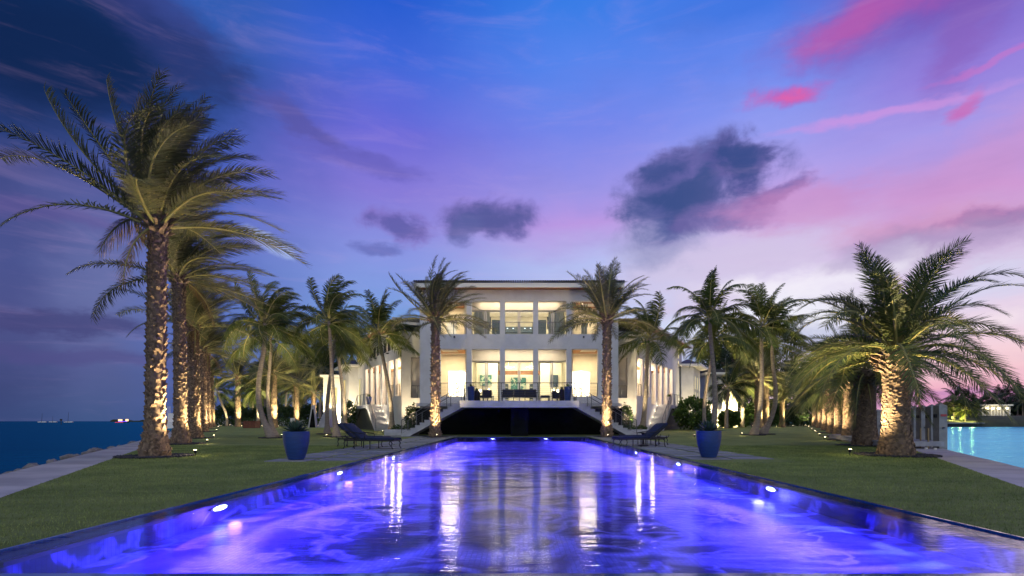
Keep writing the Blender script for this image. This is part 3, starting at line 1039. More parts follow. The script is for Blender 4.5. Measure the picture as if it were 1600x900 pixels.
def path_pts(x0, y0, z0, x1, y1, z1, bow, n):
    """trunk centreline; bow = (dx,dy) sideways sag near the foot"""
    out = []
    for i in range(n + 1):
        t = i / n
        s = math.sin(PI * min(1, t * 1.0)) * (1 - t) * 1.6
        out.append(Vector((x0 + (x1 - x0) * t + bow[0] * s, y0 + (y1 - y0) * t + bow[1] * s, z0 + (z1 - z0) * t)))
    return out


def date_trunk(parent, h, r0, r1, flare, rng, kind='date', detail=1.0, lean=(0, 0), pro=1.0):
    """local coordinates, foot at z=0"""
    seg = int(16 * detail) + 6
    def rad(z):
        t = z / h
        r = r0 + (r1 - r0) * t ** 0.8
        r += flare * math.exp(-((z) / 0.55) ** 2)
        if kind == 'canary':
            r += 0.16 * math.exp(-((h - z - 0.12) / 0.28) ** 2)
        else:
            r += 0.075 * math.exp(-((h - z) / 0.35) ** 2)
        return r
    def cen(z):
        t = z / h
        return lean[0] * t, lean[1] * t
    n = 22
    V = []; Fs = []
    zs = [h * (i / seg) ** 1.1 for i in range(seg + 1)]
    ph = [rng.uniform(0, 6) for _ in range(3)]
    for z in zs:
        cx, cy = cen(z)
        for k in range(n):
            a = 2 * PI * k / n
            wob = 1 + 0.035 * math.sin(3 * a + z * 2.1 + ph[0]) + 0.025 * math.sin(7 * a - z * 5 + ph[1]) + (0.09 * math.sin(9 * a + ph[2]) * math.exp(-(z / 0.25) ** 2))
            r = rad(z) * wob * 0.96
            V.append((cx + r * math.cos(a), cy + r * math.sin(a), z))
    for i in range(seg):
        for k in range(n):
            k2 = (k + 1) % n
            Fs.append((i * n + k, i * n + k2, (i + 1) * n + k2, (i + 1) * n + k))
    V.append((lean[0], lean[1], h + 0.25)); top = len(V) - 1
    for k in range(n):
        Fs.append((seg * n + k, seg * n + (k + 1) % n, top))
    MB().add(V, Fs).build('trunk', M['bark_date'], parent, smooth=True, local=True)
    # leaf bases in a spiral lattice
    b = MB()
    dz = (0.105 if kind == 'date' else 0.060) / detail
    z = 0.05; row = 0
    vs = []; fs = []
    while z < h + 0.02:
        r = rad(z); cnt = max(9, int(2 * PI * r / (0.16 if kind == 'date' else 0.19) * (detail if detail < 1 else 1)))
        near_top = (h - z) < (0.5 if kind == 'date' else 0.55)
        pr = 0.036 if kind == 'date' else 0.012
        hh = 1.9 * dz
        if near_top:
            pr = 0.10; hh = 2.4 * dz
        low = z < 0.7
        for k in range(cnt):
            if rng.random() < (0.16 if not near_top else 0.0): continue
            a = 2 * PI * (k + 0.5 * (row % 2)) / cnt + rng.gauss(0, 0.075) + z * 0.15 + 0.2 * math.sin(z * 1.7)
            p_ = pro * pr * rng.uniform(0.2, 1.9) * (1.15 if low else 1)
            zz = z + rng.gauss(0, dz * 0.26)
            wa = PI / cnt * rng.uniform(0.55, 1.12)
            cx, cy = cen(zz)
            def pt(aa, rr, z_): return (cx + rr * math.cos(aa), cy + rr * math.sin(aa), z_)
            rb = rad(max(0, min(h, zz))); rt = rad(max(0, min(h, zz + hh)))
            i0 = len(vs)
            vs += [pt(a, rb * 0.95, zz - hh * 0.35), pt(a - wa, rb * 0.97, zz + hh * 0.2), pt(a + wa, rb * 0.97, zz + hh * 0.2),
                   pt(a - wa * 0.45, rt + p_, zz + hh * 0.72), pt(a + wa * 0.45, rt + p_, zz + hh * 0.76), pt(a, rt * 0.96, zz + hh * 0.9)]
            fs += [(i0, i0 + 2, i0 + 4, i0 + 3, i0 + 1)[::-1][::-1], (i0 + 1, i0 + 3, i0 + 5), (i0 + 4, i0 + 2, i0 + 5), (i0 + 3, i0 + 4, i0 + 5)]
        z += dz; row += 1
    b.add(vs, fs)
    b.build('leaf_base', M['boot'], parent, local=True, kind='stuff')


def put_crown(root, key, top, scale, rz, skip=0, wob=0.0, seed=0):
    rng = random.Random(seed)
    s = SET[key]
    for i, (me, off) in enumerate(s):
        if skip and rng.random() < skip:
            continue
        o = link('frond', me, root, True)
        m = Matrix.Translation(Vector(top)) @ Matrix.Rotation(rz + rng.gauss(0, 0.05), 4, 'Z') @ Matrix.Diagonal((scale, scale, scale * rng.uniform(0.94, 1.05), 1)) @ Matrix.Translation(Vector(off))
        o.matrix_basis = m


ROWGRP_L = 'date palms in a row along the sea path'
ROWGRP_R = 'stout palms in a row along the canal path'


UPK = 4.5


def uplight(x, y, z, target, power, label, spot=70, col=(1.0, 0.76, 0.40), group='garden spotlights at the feet of the palms', spill=True):
    r = empty('garden_spotlight', (x, y, z), label, 'spotlight', group)
    b = MB()
    b.tube([(0, 0, 0), (0, 0, 0.09)], 0.012, 6)
    b.build('stake', M['dark_metal'], r, local=True)
    d = (Vector(target) - Vector((x, y, z + 0.12))).normalized()
    c = Vector((0, 0, 0.12))
    b = MB(); b.tube([c - d * 0.05, c + d * 0.045], [0.032, 0.045], 10)
    hd = b.build('lamp_head', M['dark_metal'], r, local=True)
    b = MB(); b.tube([c + d * 0.046, c + d * 0.052], 0.038, 10)
    b.build('lens', M['warmglow'], r, local=True)
    l = add_lamp('garden_lamp', 'SPOT', tuple(Vector((x, y, z)) + c + d * 0.08), power * UPK, col, None, spot_size=math.radians(spot), spot_blend=0.9, shadow_soft_size=0.03)
    aim(l, target)
    if spill: add_lamp('garden_lamp_spill', 'POINT', (x, y, z + 0.24), min(16, power * 0.022), col, None, shadow_soft_size=0.04)
    return r


def ring_bed(x, y, z, r, label, seed):
    rng = np.random.default_rng(seed)
    key = 'bed'
    me = bpy.data.meshes.get('gravel_ring')
    if me is None:
        n = 700
        V = []; Fq = []
        rr = np.sqrt(rng.uniform(0.3, 1.0, n)); aa = rng.uniform(0, 2 * PI, n)
        base = np.array([[1, 0, 0], [-1, 0, 0], [0, 1, 0], [0, -1, 0], [0, 0, 1], [0, 0, -1]], float)
        tri = np.array([[0, 2, 4], [2, 1, 4], [1, 3, 4], [3, 0, 4], [2, 0, 5], [1, 2, 5], [3, 1, 5], [0, 3, 5]])
        Vs = []; Ts = []
        for i in range(n):
            s = rng.uniform(0.025, 0.055, 3) * np.array([1, 1, 0.6])
            q = rng.uniform(0, PI); R = np.array([[math.cos(q), -math.sin(q), 0], [math.sin(q), math.cos(q), 0], [0, 0, 1]])
            Vs.append((base * s * rng.uniform(0.8, 1.1, (6, 1))) @ R.T + np.array([rr[i] * math.cos(aa[i]), rr[i] * math.sin(aa[i]), 0.015 + rng.uniform(0, 0.035)]))
            Ts.append(tri + i * 6)
        me = fastmesh('gravel_ring', np.concatenate(Vs), [np.concatenate(Ts)], [M['pebble']])
    o = link('gravel_bed', me)
    o.location = (x, y, z); o.scale = (r, r, 1); o.rotation_euler = (0, 0, seed)
    tag(o, label, 'gravel', kind='stuff')


ordw = ['nearest', 'second', 'third', 'fourth', 'fifth', 'sixth', 'seventh', 'eighth', 'ninth']

# left row
rowL = [(15.2, 242, 345, 0.255, 0.22, 0.15, 'dateA', 0.95), (23.6, 283, 432, 0.265, 0.23, 0.13, 'dateB', 1.0), (31.5, 304, 508, 0.35, 0.29, 0.12, 'dateA', 0.95),
        (44, 317, 545, 0.36, 0.30, 0.1, 'dateB', 0.95), (55, 324, 551, 0.38, 0.3, 0.1, 'dateA', 0.95), (72, 331, 584, 0.38, 0.3, 0.1, 'dateB', 0.95)]
for i, (D, px, top, r0, r1, fl, key, sc) in enumerate(rowL):
    x = X(px, D); g = gz(D); h = Z(top, D) - g
    lab = f'tall date palm with lit trunk, {ordw[i]} in the left row by the sea path'
    root = empty('date_palm', (x, D, g), lab, 'palm tree', ROWGRP_L)
    rng = random.Random(100 + i)
    date_trunk(root, h, r0, r1, fl, rng, 'date', 1.0 if i < 3 else 0.7, lean=((0.08, 0) if i == 0 else (-0.1, 0)))
    put_crown(root, key, (0.08 if i == 0 else -0.1, 0, h + 0.05), sc, [0, 0.1, -0.25, 0.3, -0.1, 0.2][i], 0.0 if i == 0 else 0.05, seed=i)
    ring_bed(x, D, g, 0.95, f'dark pebble ring around the {ordw[i]} palm of the left row', i + 1)
    for q in ((0, 1), (2,), (1, 3), (0,), (2, 3), (1,))[i]:
        o = link('frond', DRYF[q], root, True)
        o.location = (0.05, 0, h - 0.12); o['label'] = 'dry brown hanging frond'
    fx = x + 1.0
    uplight(fx, D + 0.22, g + 0.02, (x + 0.45, D, h * 1.1), [420, 420, 400, 400, 400, 400][i], f'small spotlight in the pebbles at the foot of the {ordw[i]} palm in the left row', 118)

# right row
rowR = [(15.7, 1400, 566, 0.365, 0.345, 0.12, 'canA', 1.0), (21.8, 1352, 592, 0.40, 0.36, 0.1, 'canB', 1.0), (28, 1329, 598, 0.36, 0.34, 0.1, 'canA', 0.9),
        (34.5, 1313, 606, 0.36, 0.34, 0.1, 'canB', 0.9), (41, 1301, 612, 0.36, 0.34, 0.1, 'canA', 0.9), (48, 1292, 618, 0.38, 0.36, 0.1, 'canB', 0.85),
        (58, 1283, 622, 0.4, 0.38, 0.1, 'canA', 0.85), (73, 1274, 628, 0.42, 0.4, 0.1, 'canB', 0.85)]
for i, (D, px, top, r0, r1, fl, key, sc) in enumerate(rowR):
    x = X(px, D); g = gz(D); h = Z(top, D) - g + (0.22 if i == 0 else 0.2)
    lab = f'stout palm with thick ringed trunk, {ordw[i]} in the right row by the canal path'
    root = empty('stout_palm', (x, D, g), lab, 'palm tree', ROWGRP_R)
    rng = random.Random(200 + i)
    date_trunk(root, h, r0, r1, fl, rng, 'canary', 1.0 if i < 3 else 0.7)
    put_crown(root, key, (0, 0, h + 0.18), sc, [0, 0.5, 1.0, 0.2, 2.0, 0.8, 1.7, 2.6][i], 0.0 if i == 0 else 0.12, seed=20 + i)
    for q in ((2, 3), (1,), (0, 3), (2,), (1,), (3,), (0,), (2,))[i]:
        o = link('frond', DRYF[q], root, True)
        o.location = (0, 0, h - 0.05); o.scale = (0.8, 0.8, 0.8); o['label'] = 'dry brown hanging frond'
    ring_bed(x, D, g, 1.05, f'dark pebble ring around the {ordw[i]} palm of the right row', i + 31)
    if i != 1:
        uplight(x - 1.3, D + 0.05, g + 0.02, (x - 0.6, D, h * 1.3), [330, 0, 300, 300, 300, 300, 300, 300][i], f'small spotlight in the pebbles at the foot of the {ordw[i]} palm in the right row', 122)

# two palms in front of the house
for px, lab, rz in ((680, 'date palm with golden lit trunk left of the terrace stairs', 0.0), (948, 'date palm with golden lit trunk right of the terrace stairs', 0.9)):
    D = 33.4; x = X(px, D); g = 0.0; h = Z(497, D)
    if px > 800: x = X(948, D)
    root = empty('date_palm', (x, D, g), lab, 'palm tree', 'two date palms flanking the terrace')
    rng = random.Random(px)
    date_trunk(root, h, 0.27, 0.24, 0.10, rng, 'date', 0.72, lean=(0.02, 0), pro=1.7)
    put_crown(root, 'dateC', (0.02, 0, h + 0.08), 1.27, rz, seed=px)
    ring_bed(x, D, g, 0.8, f'dark pebble ring under the palm {"left" if px < 800 else "right"} of the terrace', px)
    uplight(x + (0.25 if px < 800 else -0.1), D - 1.0, 0.02, (x, D - 0.3, h + 0.3), 420, f'spotlight in front of the palm {"left" if px < 800 else "right"} of the terrace', 110, spill=False)


def coco(px0, D0, px1, py1, D1, bow, r0, key, sc, label, group='coconut palms on the lawn around the house', light=None, rz=0.0, power=420, lit_side=1, taper=0.6):
    x0 = X(px0, D0); g = gz(D0)
    x1 = X(px1, D1); z1 = Z(py1, D1)
    root = empty('coconut_palm', (x0, D0, g), label, 'palm tree', group)
    pts = path_pts(0, 0, -0.05, x1 - x0, D1 - D0, z1 - g, bow, 60)
    rad = []
    for i in range(61):
        t = i / 60
        r = r0 * (1 - (1 - taper) * t) + 0.13 * r0 / 0.14 * math.exp(-(t * 60 / 5.0) ** 2)
        r *= 1 + (0.055 if i % 2 else -0.02)
        rad.append(r)
    b = MB(); b.tube(pts, rad, 12)
    b.build('trunk', M['bark_coco'], root, smooth=True, local=True)
    top = pts[-1]
    put_crown(root, key, top, sc * 1.2, rz, seed=int(px0))
    b = MB()
    rr = random.Random(int(px0))
    me = None
    for k in range(5):
        a = rr.uniform(0, 2 * PI)
        c = top + Vector((0.22 * math.cos(a), 0.22 * math.sin(a), -0.28 - rr.uniform(0, 0.12)))
        bb = MB(); bb.lathe([(0.02, -0.12), (0.09, -0.07), (0.115, 0), (0.09, 0.07), (0.02, 0.12)], 8, c=tuple(c))
        bb.build('coconut', M['leaf_shrub'], root, smooth=True, local=True)
    if light:
        lx, ly = light
        uplight(lx, ly, gz(ly) + 0.01, tuple(Vector((x0, D0, g)) + (pts[40] + top) / 2), power, 'spotlight by the ' + ' '.join(label.split()[:13]), 60, (1.0, 0.8, 0.42))
    return root


# (foot px, depth, crown px, crown py, depth, bow)
coco(427, 32, 414, 505, 32, (-0.75, 0), 0.17, 'cocA', 0.98, 'coconut palm with curved blue-shadowed trunk left of the left pot', light=(X(448, 30.5), 30.5), power=200)
coco(431, 34, 423, 525, 34, (-0.55, 0.3), 0.13, 'cocB', 0.9, 'coconut palm with lit inner trunk in the pair behind the left pot', light=(X(440, 33.2), 33.2), rz=1.1)
coco(526, 34, 514, 502, 34, (-0.05, 0), 0.15, 'cocB', 0.95, 'coconut palm with dark trunk behind the left lounger', light=(X(510, 32.6), 32.6), rz=0.4)
coco(512, 39, 523, 530, 39, (-0.2, 0), 0.15, 'cocA', 0.9, 'coconut palm leaning right behind the dark trunk by the left lounger', rz=2.0)
coco(612, 42, 592, 520, 42, (0.25, 0), 0.18, 'cocC', 1.15, 'coconut palm leaning left before the left wing', light=(X(598, 41), 41), rz=0.2, power=520)
coco(538, 50, 527, 540, 50, (0.2, 0), 0.19, 'cocB', 1.1, 'pale trunked coconut palm before the left side building', light=(X(543, 49), 49), rz=1.5)
coco(1112, 31, 1109, 495, 31, (0.25, 0), 0.16, 'cocC', 0.95, 'coconut palm with blue-shadowed trunk behind the right pot', rz=0.3)
coco(1103, 36, 1116, 528, 36, (-0.3, 0), 0.13, 'cocA', 0.85, 'coconut palm with lit trunk just behind the blue-shadowed one', light=(X(1085, 33), 33), rz=1.2)
coco(1177, 37, 1191, 508, 37, (0.35, 0), 0.17, 'cocC', 1.05, 'straight coconut palm of the crossing pair on the right lawn', light=(X(1159, 36.4), 36.4), rz=1.0, power=460)
coco(1190, 38.5, 1207, 533, 38.5, (0.75, 0), 0.17, 'cocB', 1.0, 'curved coconut palm of the crossing pair on the right lawn', rz=0.1)
coco(1003, 42, 1013, 528, 42, (0.1, 0), 0.20, 'cocB', 1.1, 'coconut palm before the right wing and its shrubs', light=(X(990, 40.6), 40.6), rz=2.4, power=480)
for (px, D) in ((427, 32), (526, 34), (1177, 37), (1192, 38.5), (512, 39)):
    ring_bed(X(px, D), D, gz(D), 0.8, 'dark pebble ring ' + {427: 'under the curved pair behind the left pot', 526: 'under the dark trunk by the left lounger', 1177: 'under the straight trunk of the right pair', 1192: 'under the curved trunk of the right pair', 512: 'under the palm leaning right by the left lounger'}[px], px)


def bgpalm(px, D, py, kind, r0, sc, label, lean=0.0, light=0, rz=0.0, leafy=None):
    x = X(px, D); g = gz(D); h = Z(py, D) - g
    group = 'background palms behind the lawn'
    root = empty('palm_tree', (x, D, g), label, 'palm tree', group)
    if kind in ('date', 'canary'):
        date_trunk(root, h, r0, r0 * 0.85, 0.1, random.Random(px), 'date', 0.5, lean=(lean, 0))
    else:
        pts = path_pts(0, 0, -0.05, lean, 0, h, (-lean * 0.3, 0), 16)
        b = MB(); b.tube(pts, [r0 * (1 - 0.4 * i / 16) for i in range(17)], 8); b.build('trunk', M['bark_coco'], root, smooth=True, local=True)
    o = link('crown', JC[leafy or kind], root, True)
    o.location = (lean, 0, h); o.scale = (sc, sc, sc); o.rotation_euler = (0, 0, rz)
    if light:
        uplight(x + 0.9, D - 0.8, g + 0.01, (x, D, h + 1.0), light * (2.2 if D < 150 else 1), 'spotlight under the ' + ' '.join(label.split()[:13]), 75, (1.0, 0.82, 0.4), 'spotlights under the background palms')


bgpalm(354, 80, 612, 'coco', 0.22, 1.2, 'pale leaning palm at the sea end of the low wall', -1.3, 300, 0.3)
bgpalm(372, 72, 588, 'date', 0.36, 1.15, 'stout palm lit from its foot before the low wall', 0, 500, 1.0)
bgpalm(403, 70, 606, 'coco', 0.22, 1.1, 'thin lit palm right of the stout one before the low wall', 0.0, 380, 2.0)
bgpalm(428, 62, 582, 'date', 0.36, 1.35, 'broad crowned date palm behind the left coconut pair', 0, 620, 0.0)
bgpalm(463, 72, 600, 'date', 0.36, 1.2, 'date palm between the broad crown and the left side building', 0, 420, 3.0)
bgpalm(490, 78, 612, 'date', 0.38, 1.2, 'date palm behind the garden stair at the left', 0.0, 420, 1.6)
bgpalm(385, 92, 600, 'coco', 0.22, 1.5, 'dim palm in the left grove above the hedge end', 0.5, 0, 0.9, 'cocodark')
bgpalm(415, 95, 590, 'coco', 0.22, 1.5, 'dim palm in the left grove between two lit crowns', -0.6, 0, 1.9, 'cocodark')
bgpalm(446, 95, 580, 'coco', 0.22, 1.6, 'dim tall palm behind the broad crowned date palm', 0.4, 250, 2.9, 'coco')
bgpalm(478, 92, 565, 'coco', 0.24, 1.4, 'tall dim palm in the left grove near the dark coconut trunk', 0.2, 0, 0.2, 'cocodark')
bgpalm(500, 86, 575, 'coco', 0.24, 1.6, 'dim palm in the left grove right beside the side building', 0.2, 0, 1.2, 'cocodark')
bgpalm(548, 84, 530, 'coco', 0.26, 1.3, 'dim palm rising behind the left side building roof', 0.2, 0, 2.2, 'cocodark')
bgpalm(458, 110, 615, 'coco', 0.26, 1.7, 'small lit palm far back in the left grove', 0, 500, 0.2, 'coco')
bgpalm(395, 110, 620, 'coco', 0.26, 1.7, 'small palm far back above the hedge', 0, 500, 1.2, 'coco')
# right side
bgpalm(1135, 56, 606, 'coco', 0.2, 1.05, 'dark palm before the cream garden wall', 0.2, 0, 0.4, 'cocodark')
bgpalm(1185, 60, 590, 'date', 0.42, 1.35, 'broad fan crowned palm behind the crossing pair, left stem', 0, 520, 0.6)
bgpalm(1196, 62, 578, 'date', 0.42, 1.25, 'broad fan crowned palm behind the crossing pair, right stem', 0, 400, 2.6)
bgpalm(1160, 66, 600, 'coco', 0.22, 1.0, 'thin lit palm left of the broad fan crowned pair', 0, 380, 1.5)
bgpalm(1176, 70, 605, 'coco', 0.22, 1.1, 'thin pale palm close behind the fan crowned pair', 0, 350, 2.5)
bgpalm(1222, 66, 622, 'date', 0.3, 1.0, 'short lit palm at the back of the right lawn', 0, 420, 2.9)
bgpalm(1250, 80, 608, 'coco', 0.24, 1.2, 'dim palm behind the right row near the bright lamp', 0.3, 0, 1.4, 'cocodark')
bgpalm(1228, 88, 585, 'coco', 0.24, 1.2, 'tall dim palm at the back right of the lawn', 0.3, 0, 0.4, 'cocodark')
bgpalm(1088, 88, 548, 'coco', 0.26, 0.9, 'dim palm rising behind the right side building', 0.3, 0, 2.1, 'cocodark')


# ------------------------------------------------------------------ leafy plants
def leafcloud(n, R, leaf, w, rng, fn=None, shell=0.45):
    """n leaves as folded quads in an ellipsoid of radii R"""
    d = rng.normal(size=(n, 3)); d /= np.linalg.norm(d, axis=1)[:, None]
    r = rng.uniform(shell, 1.0, n) ** 0.6
    lump = 1 + 0.22 * np.sin(d[:, 0] * 5 + 1.3) * np.cos(d[:, 1] * 4 + d[:, 2] * 6) + rng.normal(0, 0.05, n)
    c = d * (r * lump)[:, None] * np.array(R)
    ax = d + rng.normal(0, 0.7, (n, 3)) + np.array([0, 0, 0.35]); ax /= np.linalg.norm(ax, axis=1)[:, None]
    sd = np.cross(ax, rng.normal(size=(n, 3))); sd /= np.linalg.norm(sd, axis=1)[:, None]
    l = (leaf * rng.uniform(0.7, 1.3, n))[:, None]
    V = np.stack([c, c + ax * l * 0.5 + sd * l * w, c + ax * l, c + ax * l * 0.5 - sd * l * w], 1).reshape(-1, 3)
    Fq = np.arange(n * 4).reshape(-1, 4)
    return V, Fq


def shrub(name, x, y, z, R, n, leaf, m, label, cat='shrub', group=None, seed=1, stems=5, trunk_h=0.15):
    rng = np.random.default_rng(seed)
    root = empty(name, (x, y, z), label, cat, group)
    V, Fq = leafcloud(n, R, leaf, 0.28, rng)
    V = V + np.array([0, 0, R[2] * 0.98 + trunk_h])
    V[:, 2] = np.maximum(V[:, 2], 0.01)
    link('foliage', fastmesh('foliage', V, [Fq], [m]), root, True)
    for k in range(stems):
        a = 2 * PI * k / stems
        b = MB(); b.tube([(0.05 * math.cos(a), 0.05 * math.sin(a), -0.02), (R[0] * 0.25 * math.cos(a), R[1] * 0.25 * math.sin(a), trunk_h + R[2] * 0.7),
                          (R[0] * 0.5 * math.cos(a), R[1] * 0.5 * math.sin(a), trunk_h + R[2] * 1.5)], [0.03, 0.02, 0.008], 5)
        b.build('stem', M['bark_tree'], root, local=True)
    return root


for sg, side in ((-1, 'left'), (1, 'right')):
    px1 = CX + sg * 166; px2 = CX + sg * 150
    shrub('shrub', X(px1, 41.5), 41.5, gz(41.5), (0.55, 0.5, 0.98), 1500, 0.15, M['leaf_shrub'], f'tall round leafed shrub against the {side} pier of the house', seed=3 + sg, group='tall shrubs beside the main block')
    shrub('shrub', X(px2, 42.3), 42.3, gz(42), (0.4, 0.4, 0.95), 900, 0.15, M['leaf_shrub'], f'narrow shrub between the {side} pier and the stairs', seed=9 + sg, group='tall shrubs beside the main block')
    for k, (o_, w) in enumerate(((172, 0.5), (152, 0.6), (190, 0.45))):
        shrub('low_shrub', X(CX + sg * o_, 40.2), 40.2, gz(40), (w, 0.4, 0.28), 500, 0.12, M['leaf_shrub'], f'low leafy ground shrub {["under the tall shrub", "next to the stairs", "near the palm foot"][k]} on the {side}', seed=30 + k + sg * 5, group='low shrubs at the house foot', trunk_h=0.02)
shrub('shrub', X(545, 53), 53, .2, (0.6, 0.6, 1.3), 1200, 0.2, M['leaf_shrub'], 'bright green lit shrub left of the left garden stair', seed=51)
shrub('shrub', X(1083, 49), 49, .2, (1.5, 1.1, 1.35), 3200, 0.28, M['leaf_shrub'], 'large arching bush right of the right garden stair', seed=52)
shrub('shrub', X(1095, 47), 47, .2, (0.9, 0.9, 0.7), 1800, 0.24, M['leaf_shrub'], 'darker low bush at the right of the large arching bush', seed=53)
for k, (px, D, w, hh) in enumerate([(1138, 60, 0.9, 0.8), (1158, 68, 1.6, 1.6), (1206, 74, 1.8, 1.6), (1232, 74, 2.6, 1.9), (1256, 76, 2.4, 1.6), (1180, 76, 1.8, 1.4)]):
    shrub('shrub', X(px, D), D, .25, (w, 1.2, hh), 2200, 0.34, M['leaf_hedge'] if k > 2 else M['leaf_shrub'],
          f'bush {["beside the bright wall lamp", "under the thin lit palm", "between lit short palm and fan crowns", "below the dim palms left of the bright lamp", "next to the bright lamp by the row end", "low behind the fan crowned pair"][k]}', seed=60 + k, group='bushes at the back of the right lawn')
for k in range(7):
    px = 352 + k * 30
    shrub('low_shrub', X(px, 84), 84, .25, (1.8, 0.8, 0.5), 700, 0.3, M['leaf_shrub'], f'low plants before the low wall, {ordw[k]} clump from the sea end', seed=80 + k, group='low plants along the low wall', trunk_h=0.02, stems=3)

# hedge and low wall behind the left lawn
b = MB(); b.box(X(340, 87), X(505, 87), 87, 87.3, 0.2, 1.25)
tag(b.build('garden_wall', M['stucco']), 'low white garden wall in front of the long hedge', 'wall')
rng = np.random.default_rng(5)
V = []; 
nh = 16000
hx = rng.uniform(X(338, 90), X(545, 90), nh); hy = rng.uniform(88.3, 90.5, nh); hz = 0.4 + rng.random(nh) ** 0.6 * (3.0 + 0.5 * np.sin(hx * 0.9) + 0.3 * np.sin(hx * 2.3))
c = np.stack([hx, hy, hz], 1)
ax = rng.normal(size=(nh, 3)); ax /= np.linalg.norm(ax, axis=1)[:, None]
sd = np.cross(ax, rng.normal(size=(nh, 3))); sd /= np.linalg.norm(sd, axis=1)[:, None]
l = rng.uniform(0.2, 0.42, nh)[:, None]
V = np.stack([c, c + ax * l * 0.5 + sd * l * 0.3, c + ax * l, c + ax * l * 0.5 - sd * l * 0.3], 1).reshape(-1, 3)
hr = empty('hedge', (X(440, 90), 89.5, 0.25), 'long dark green hedge along the back of the left lawn', 'hedge')
link('foliage', fastmesh('foliage', V, [np.arange(nh * 4).reshape(-1, 4)], [M['leaf_hedge']]), hr)


def broadtree(x, y, z, h, R, n, m, label, seed, group='broad leafed trees behind the garden', leaf=0.4, cat='tree'):
    rng = np.random.default_rng(seed); rr = random.Random(seed)
    root = empty('broadleaf_tree', (x, y, z), label, cat, group)
    b = MB(); b.tube([(0, 0, -0.1), (0.1, 0, h * 0.35), (0.05, 0.1, h * 0.7)], [h * 0.035, h * 0.028, h * 0.015], 8)
    tr = b.build('trunk', M['bark_tree'], root, smooth=True, local=True)
    Vs = []; base = 0; Fs = []
    for k in range(9):
        a = rr.uniform(0, 2 * PI); q = rr.uniform(0.2, 0.85)
        c = np.array([R * q * math.cos(a), R * q * math.sin(a), h * rr.uniform(0.5, 0.88)])
        V, Fq = leafcloud(n // 9, (R * 0.48, R * 0.48, h * 0.2), leaf, 0.3, rng, shell=0.2)
        Vs.append(V + c); Fs.append(Fq + base); base += len(V)
        lb = MB(); lb.tube([(0.05, 0, h * 0.4), tuple(c * np.array([0.5, 0.5, 0.85])), tuple(c)], [h * 0.016, h * 0.01, 0.02], 5)
        lb.build('limb', M['bark_tree'], root, local=True)
    link('crown', fastmesh('crown', np.concatenate(Vs), [np.concatenate(Fs)], [m]), root, True)
    return root


for k, (px, D, top, R, lab) in enumerate([
        (1145, 84, 512, 5.0, 'dark broad tree above the cream wall right of the house'),
        (1178, 92, 522, 5.0, 'dark broad tree behind the fan crowned palms'),
        (1215, 98, 556, 5.5, 'broad dark tree behind the curved coconut palm'),
        (1252, 104, 575, 5.5, 'broad dark tree at the back of the canal row'),
        (1288, 125, 590, 6.0, 'broad dark tree past the far end of the canal row'),
        (470, 110, 560, 6.5, 'broad dark tree deep in the left grove'),
        (510, 106, 550, 6.5, 'broad dark tree behind the left side building'),
        (425, 118, 585, 6.0, 'broad dark tree in the middle of the left grove')]):
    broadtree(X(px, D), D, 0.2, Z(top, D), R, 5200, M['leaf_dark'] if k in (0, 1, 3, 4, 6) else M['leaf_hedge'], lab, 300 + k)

# ------------------------------------------------------------------ the house
HY = 40.0
house = empty('mansion', (0, HY, 0), 'white two storey mansion with lit rooms and swept back wings', 'house')
WARM = (1.0, 0.80, 0.52)
_cache = {}


def hp(name, mb, m, parent=None, **kw):
    return mb.build(name, m, parent or house, **kw)


def railing(parent, pts, h=1.05, npost=None, ncab=8, spacing=1.14, m='metal', zf=None, both=True):
    """pts: polyline of (x,y,z) at floor; posts as sub-parts"""
    b = MB()
    P = [Vector(p) for p in pts]
    b.tube([p + Vector((0, 0, h)) for p in P], 0.028, 6)
    top = b.build('railing', M[m], parent)
    c = MB()
    for k in range(ncab):
        z = h * (k + 1) / (ncab + 1)
        c.tube([p + Vector((0, 0, z)) for p in P], 0.007, 4, caps=False)
    co = c.build('cable', M[m], top)
    co['kind'] = 'stuff'
    me = _cache.get(('post', h))
    if me is None:
        me = MB().box(-0.022, 0.022, -0.022, 0.022, 0, h).mesh('post', M[m]); _cache[('post', h)] = me
    tot = 0
    for a, c2 in zip(P[:-1], P[1:]):
        L = (c2 - a).length
        n = max(1, round(L / spacing)) if npost is None else npost
        for i in range(n + 1):
            if i == 0 and tot: continue
            o = link('post', me, top)
            o.location = a + (c2 - a) * (i / n)
            tot += 1
    return top


xsM = [-7.3, -5.82, -3.86, -3.50, -1.41, -1.035, 1.035, 1.41, 3.50, 3.86, 5.82, 7.3]
zsM = [-0.1, 2.3, 2.83, 6.30, 7.40, 9.85, 10.66]
def solidM(i, j):
    op = i in (1, 3, 5, 7, 9)
    if j in (0, 3, 5): return True
    if j == 1: return not (i in (3, 5, 7))
    return not op
hp('facade_wall', MB().gridwall(xsM, zsM, solidM, HY, HY + 0.55), M['stucco'])
# side walls, back wall of the main block
for sg in (-1, 1):
    hp('side_wall', MB().box(min(sg * 7.3, sg * 6.95), max(sg * 7.3, sg * 6.95), HY + 0.552, HY + 14, -0.1, 10.64), M['stucco'])
hp('back_wall', MB().box(-6.94, 6.94, HY + 13.6, HY + 14, -0.1, 10.64), M['stucco'])
hp('floor_slab', MB().box(-6.94, 6.94, HY + 0.555, HY + 13.58, 2.0, 2.3), M['floor'])
hp('floor_slab', MB().box(-6.94, 6.94, HY + 0.555, HY + 13.58, 6.66, 7.2), M['stucco'])
hp('ceiling', MB().box(-6.94, 6.94, HY + 0.555, HY + 13.58, 10.1, 10.3), M['stucco_in'])
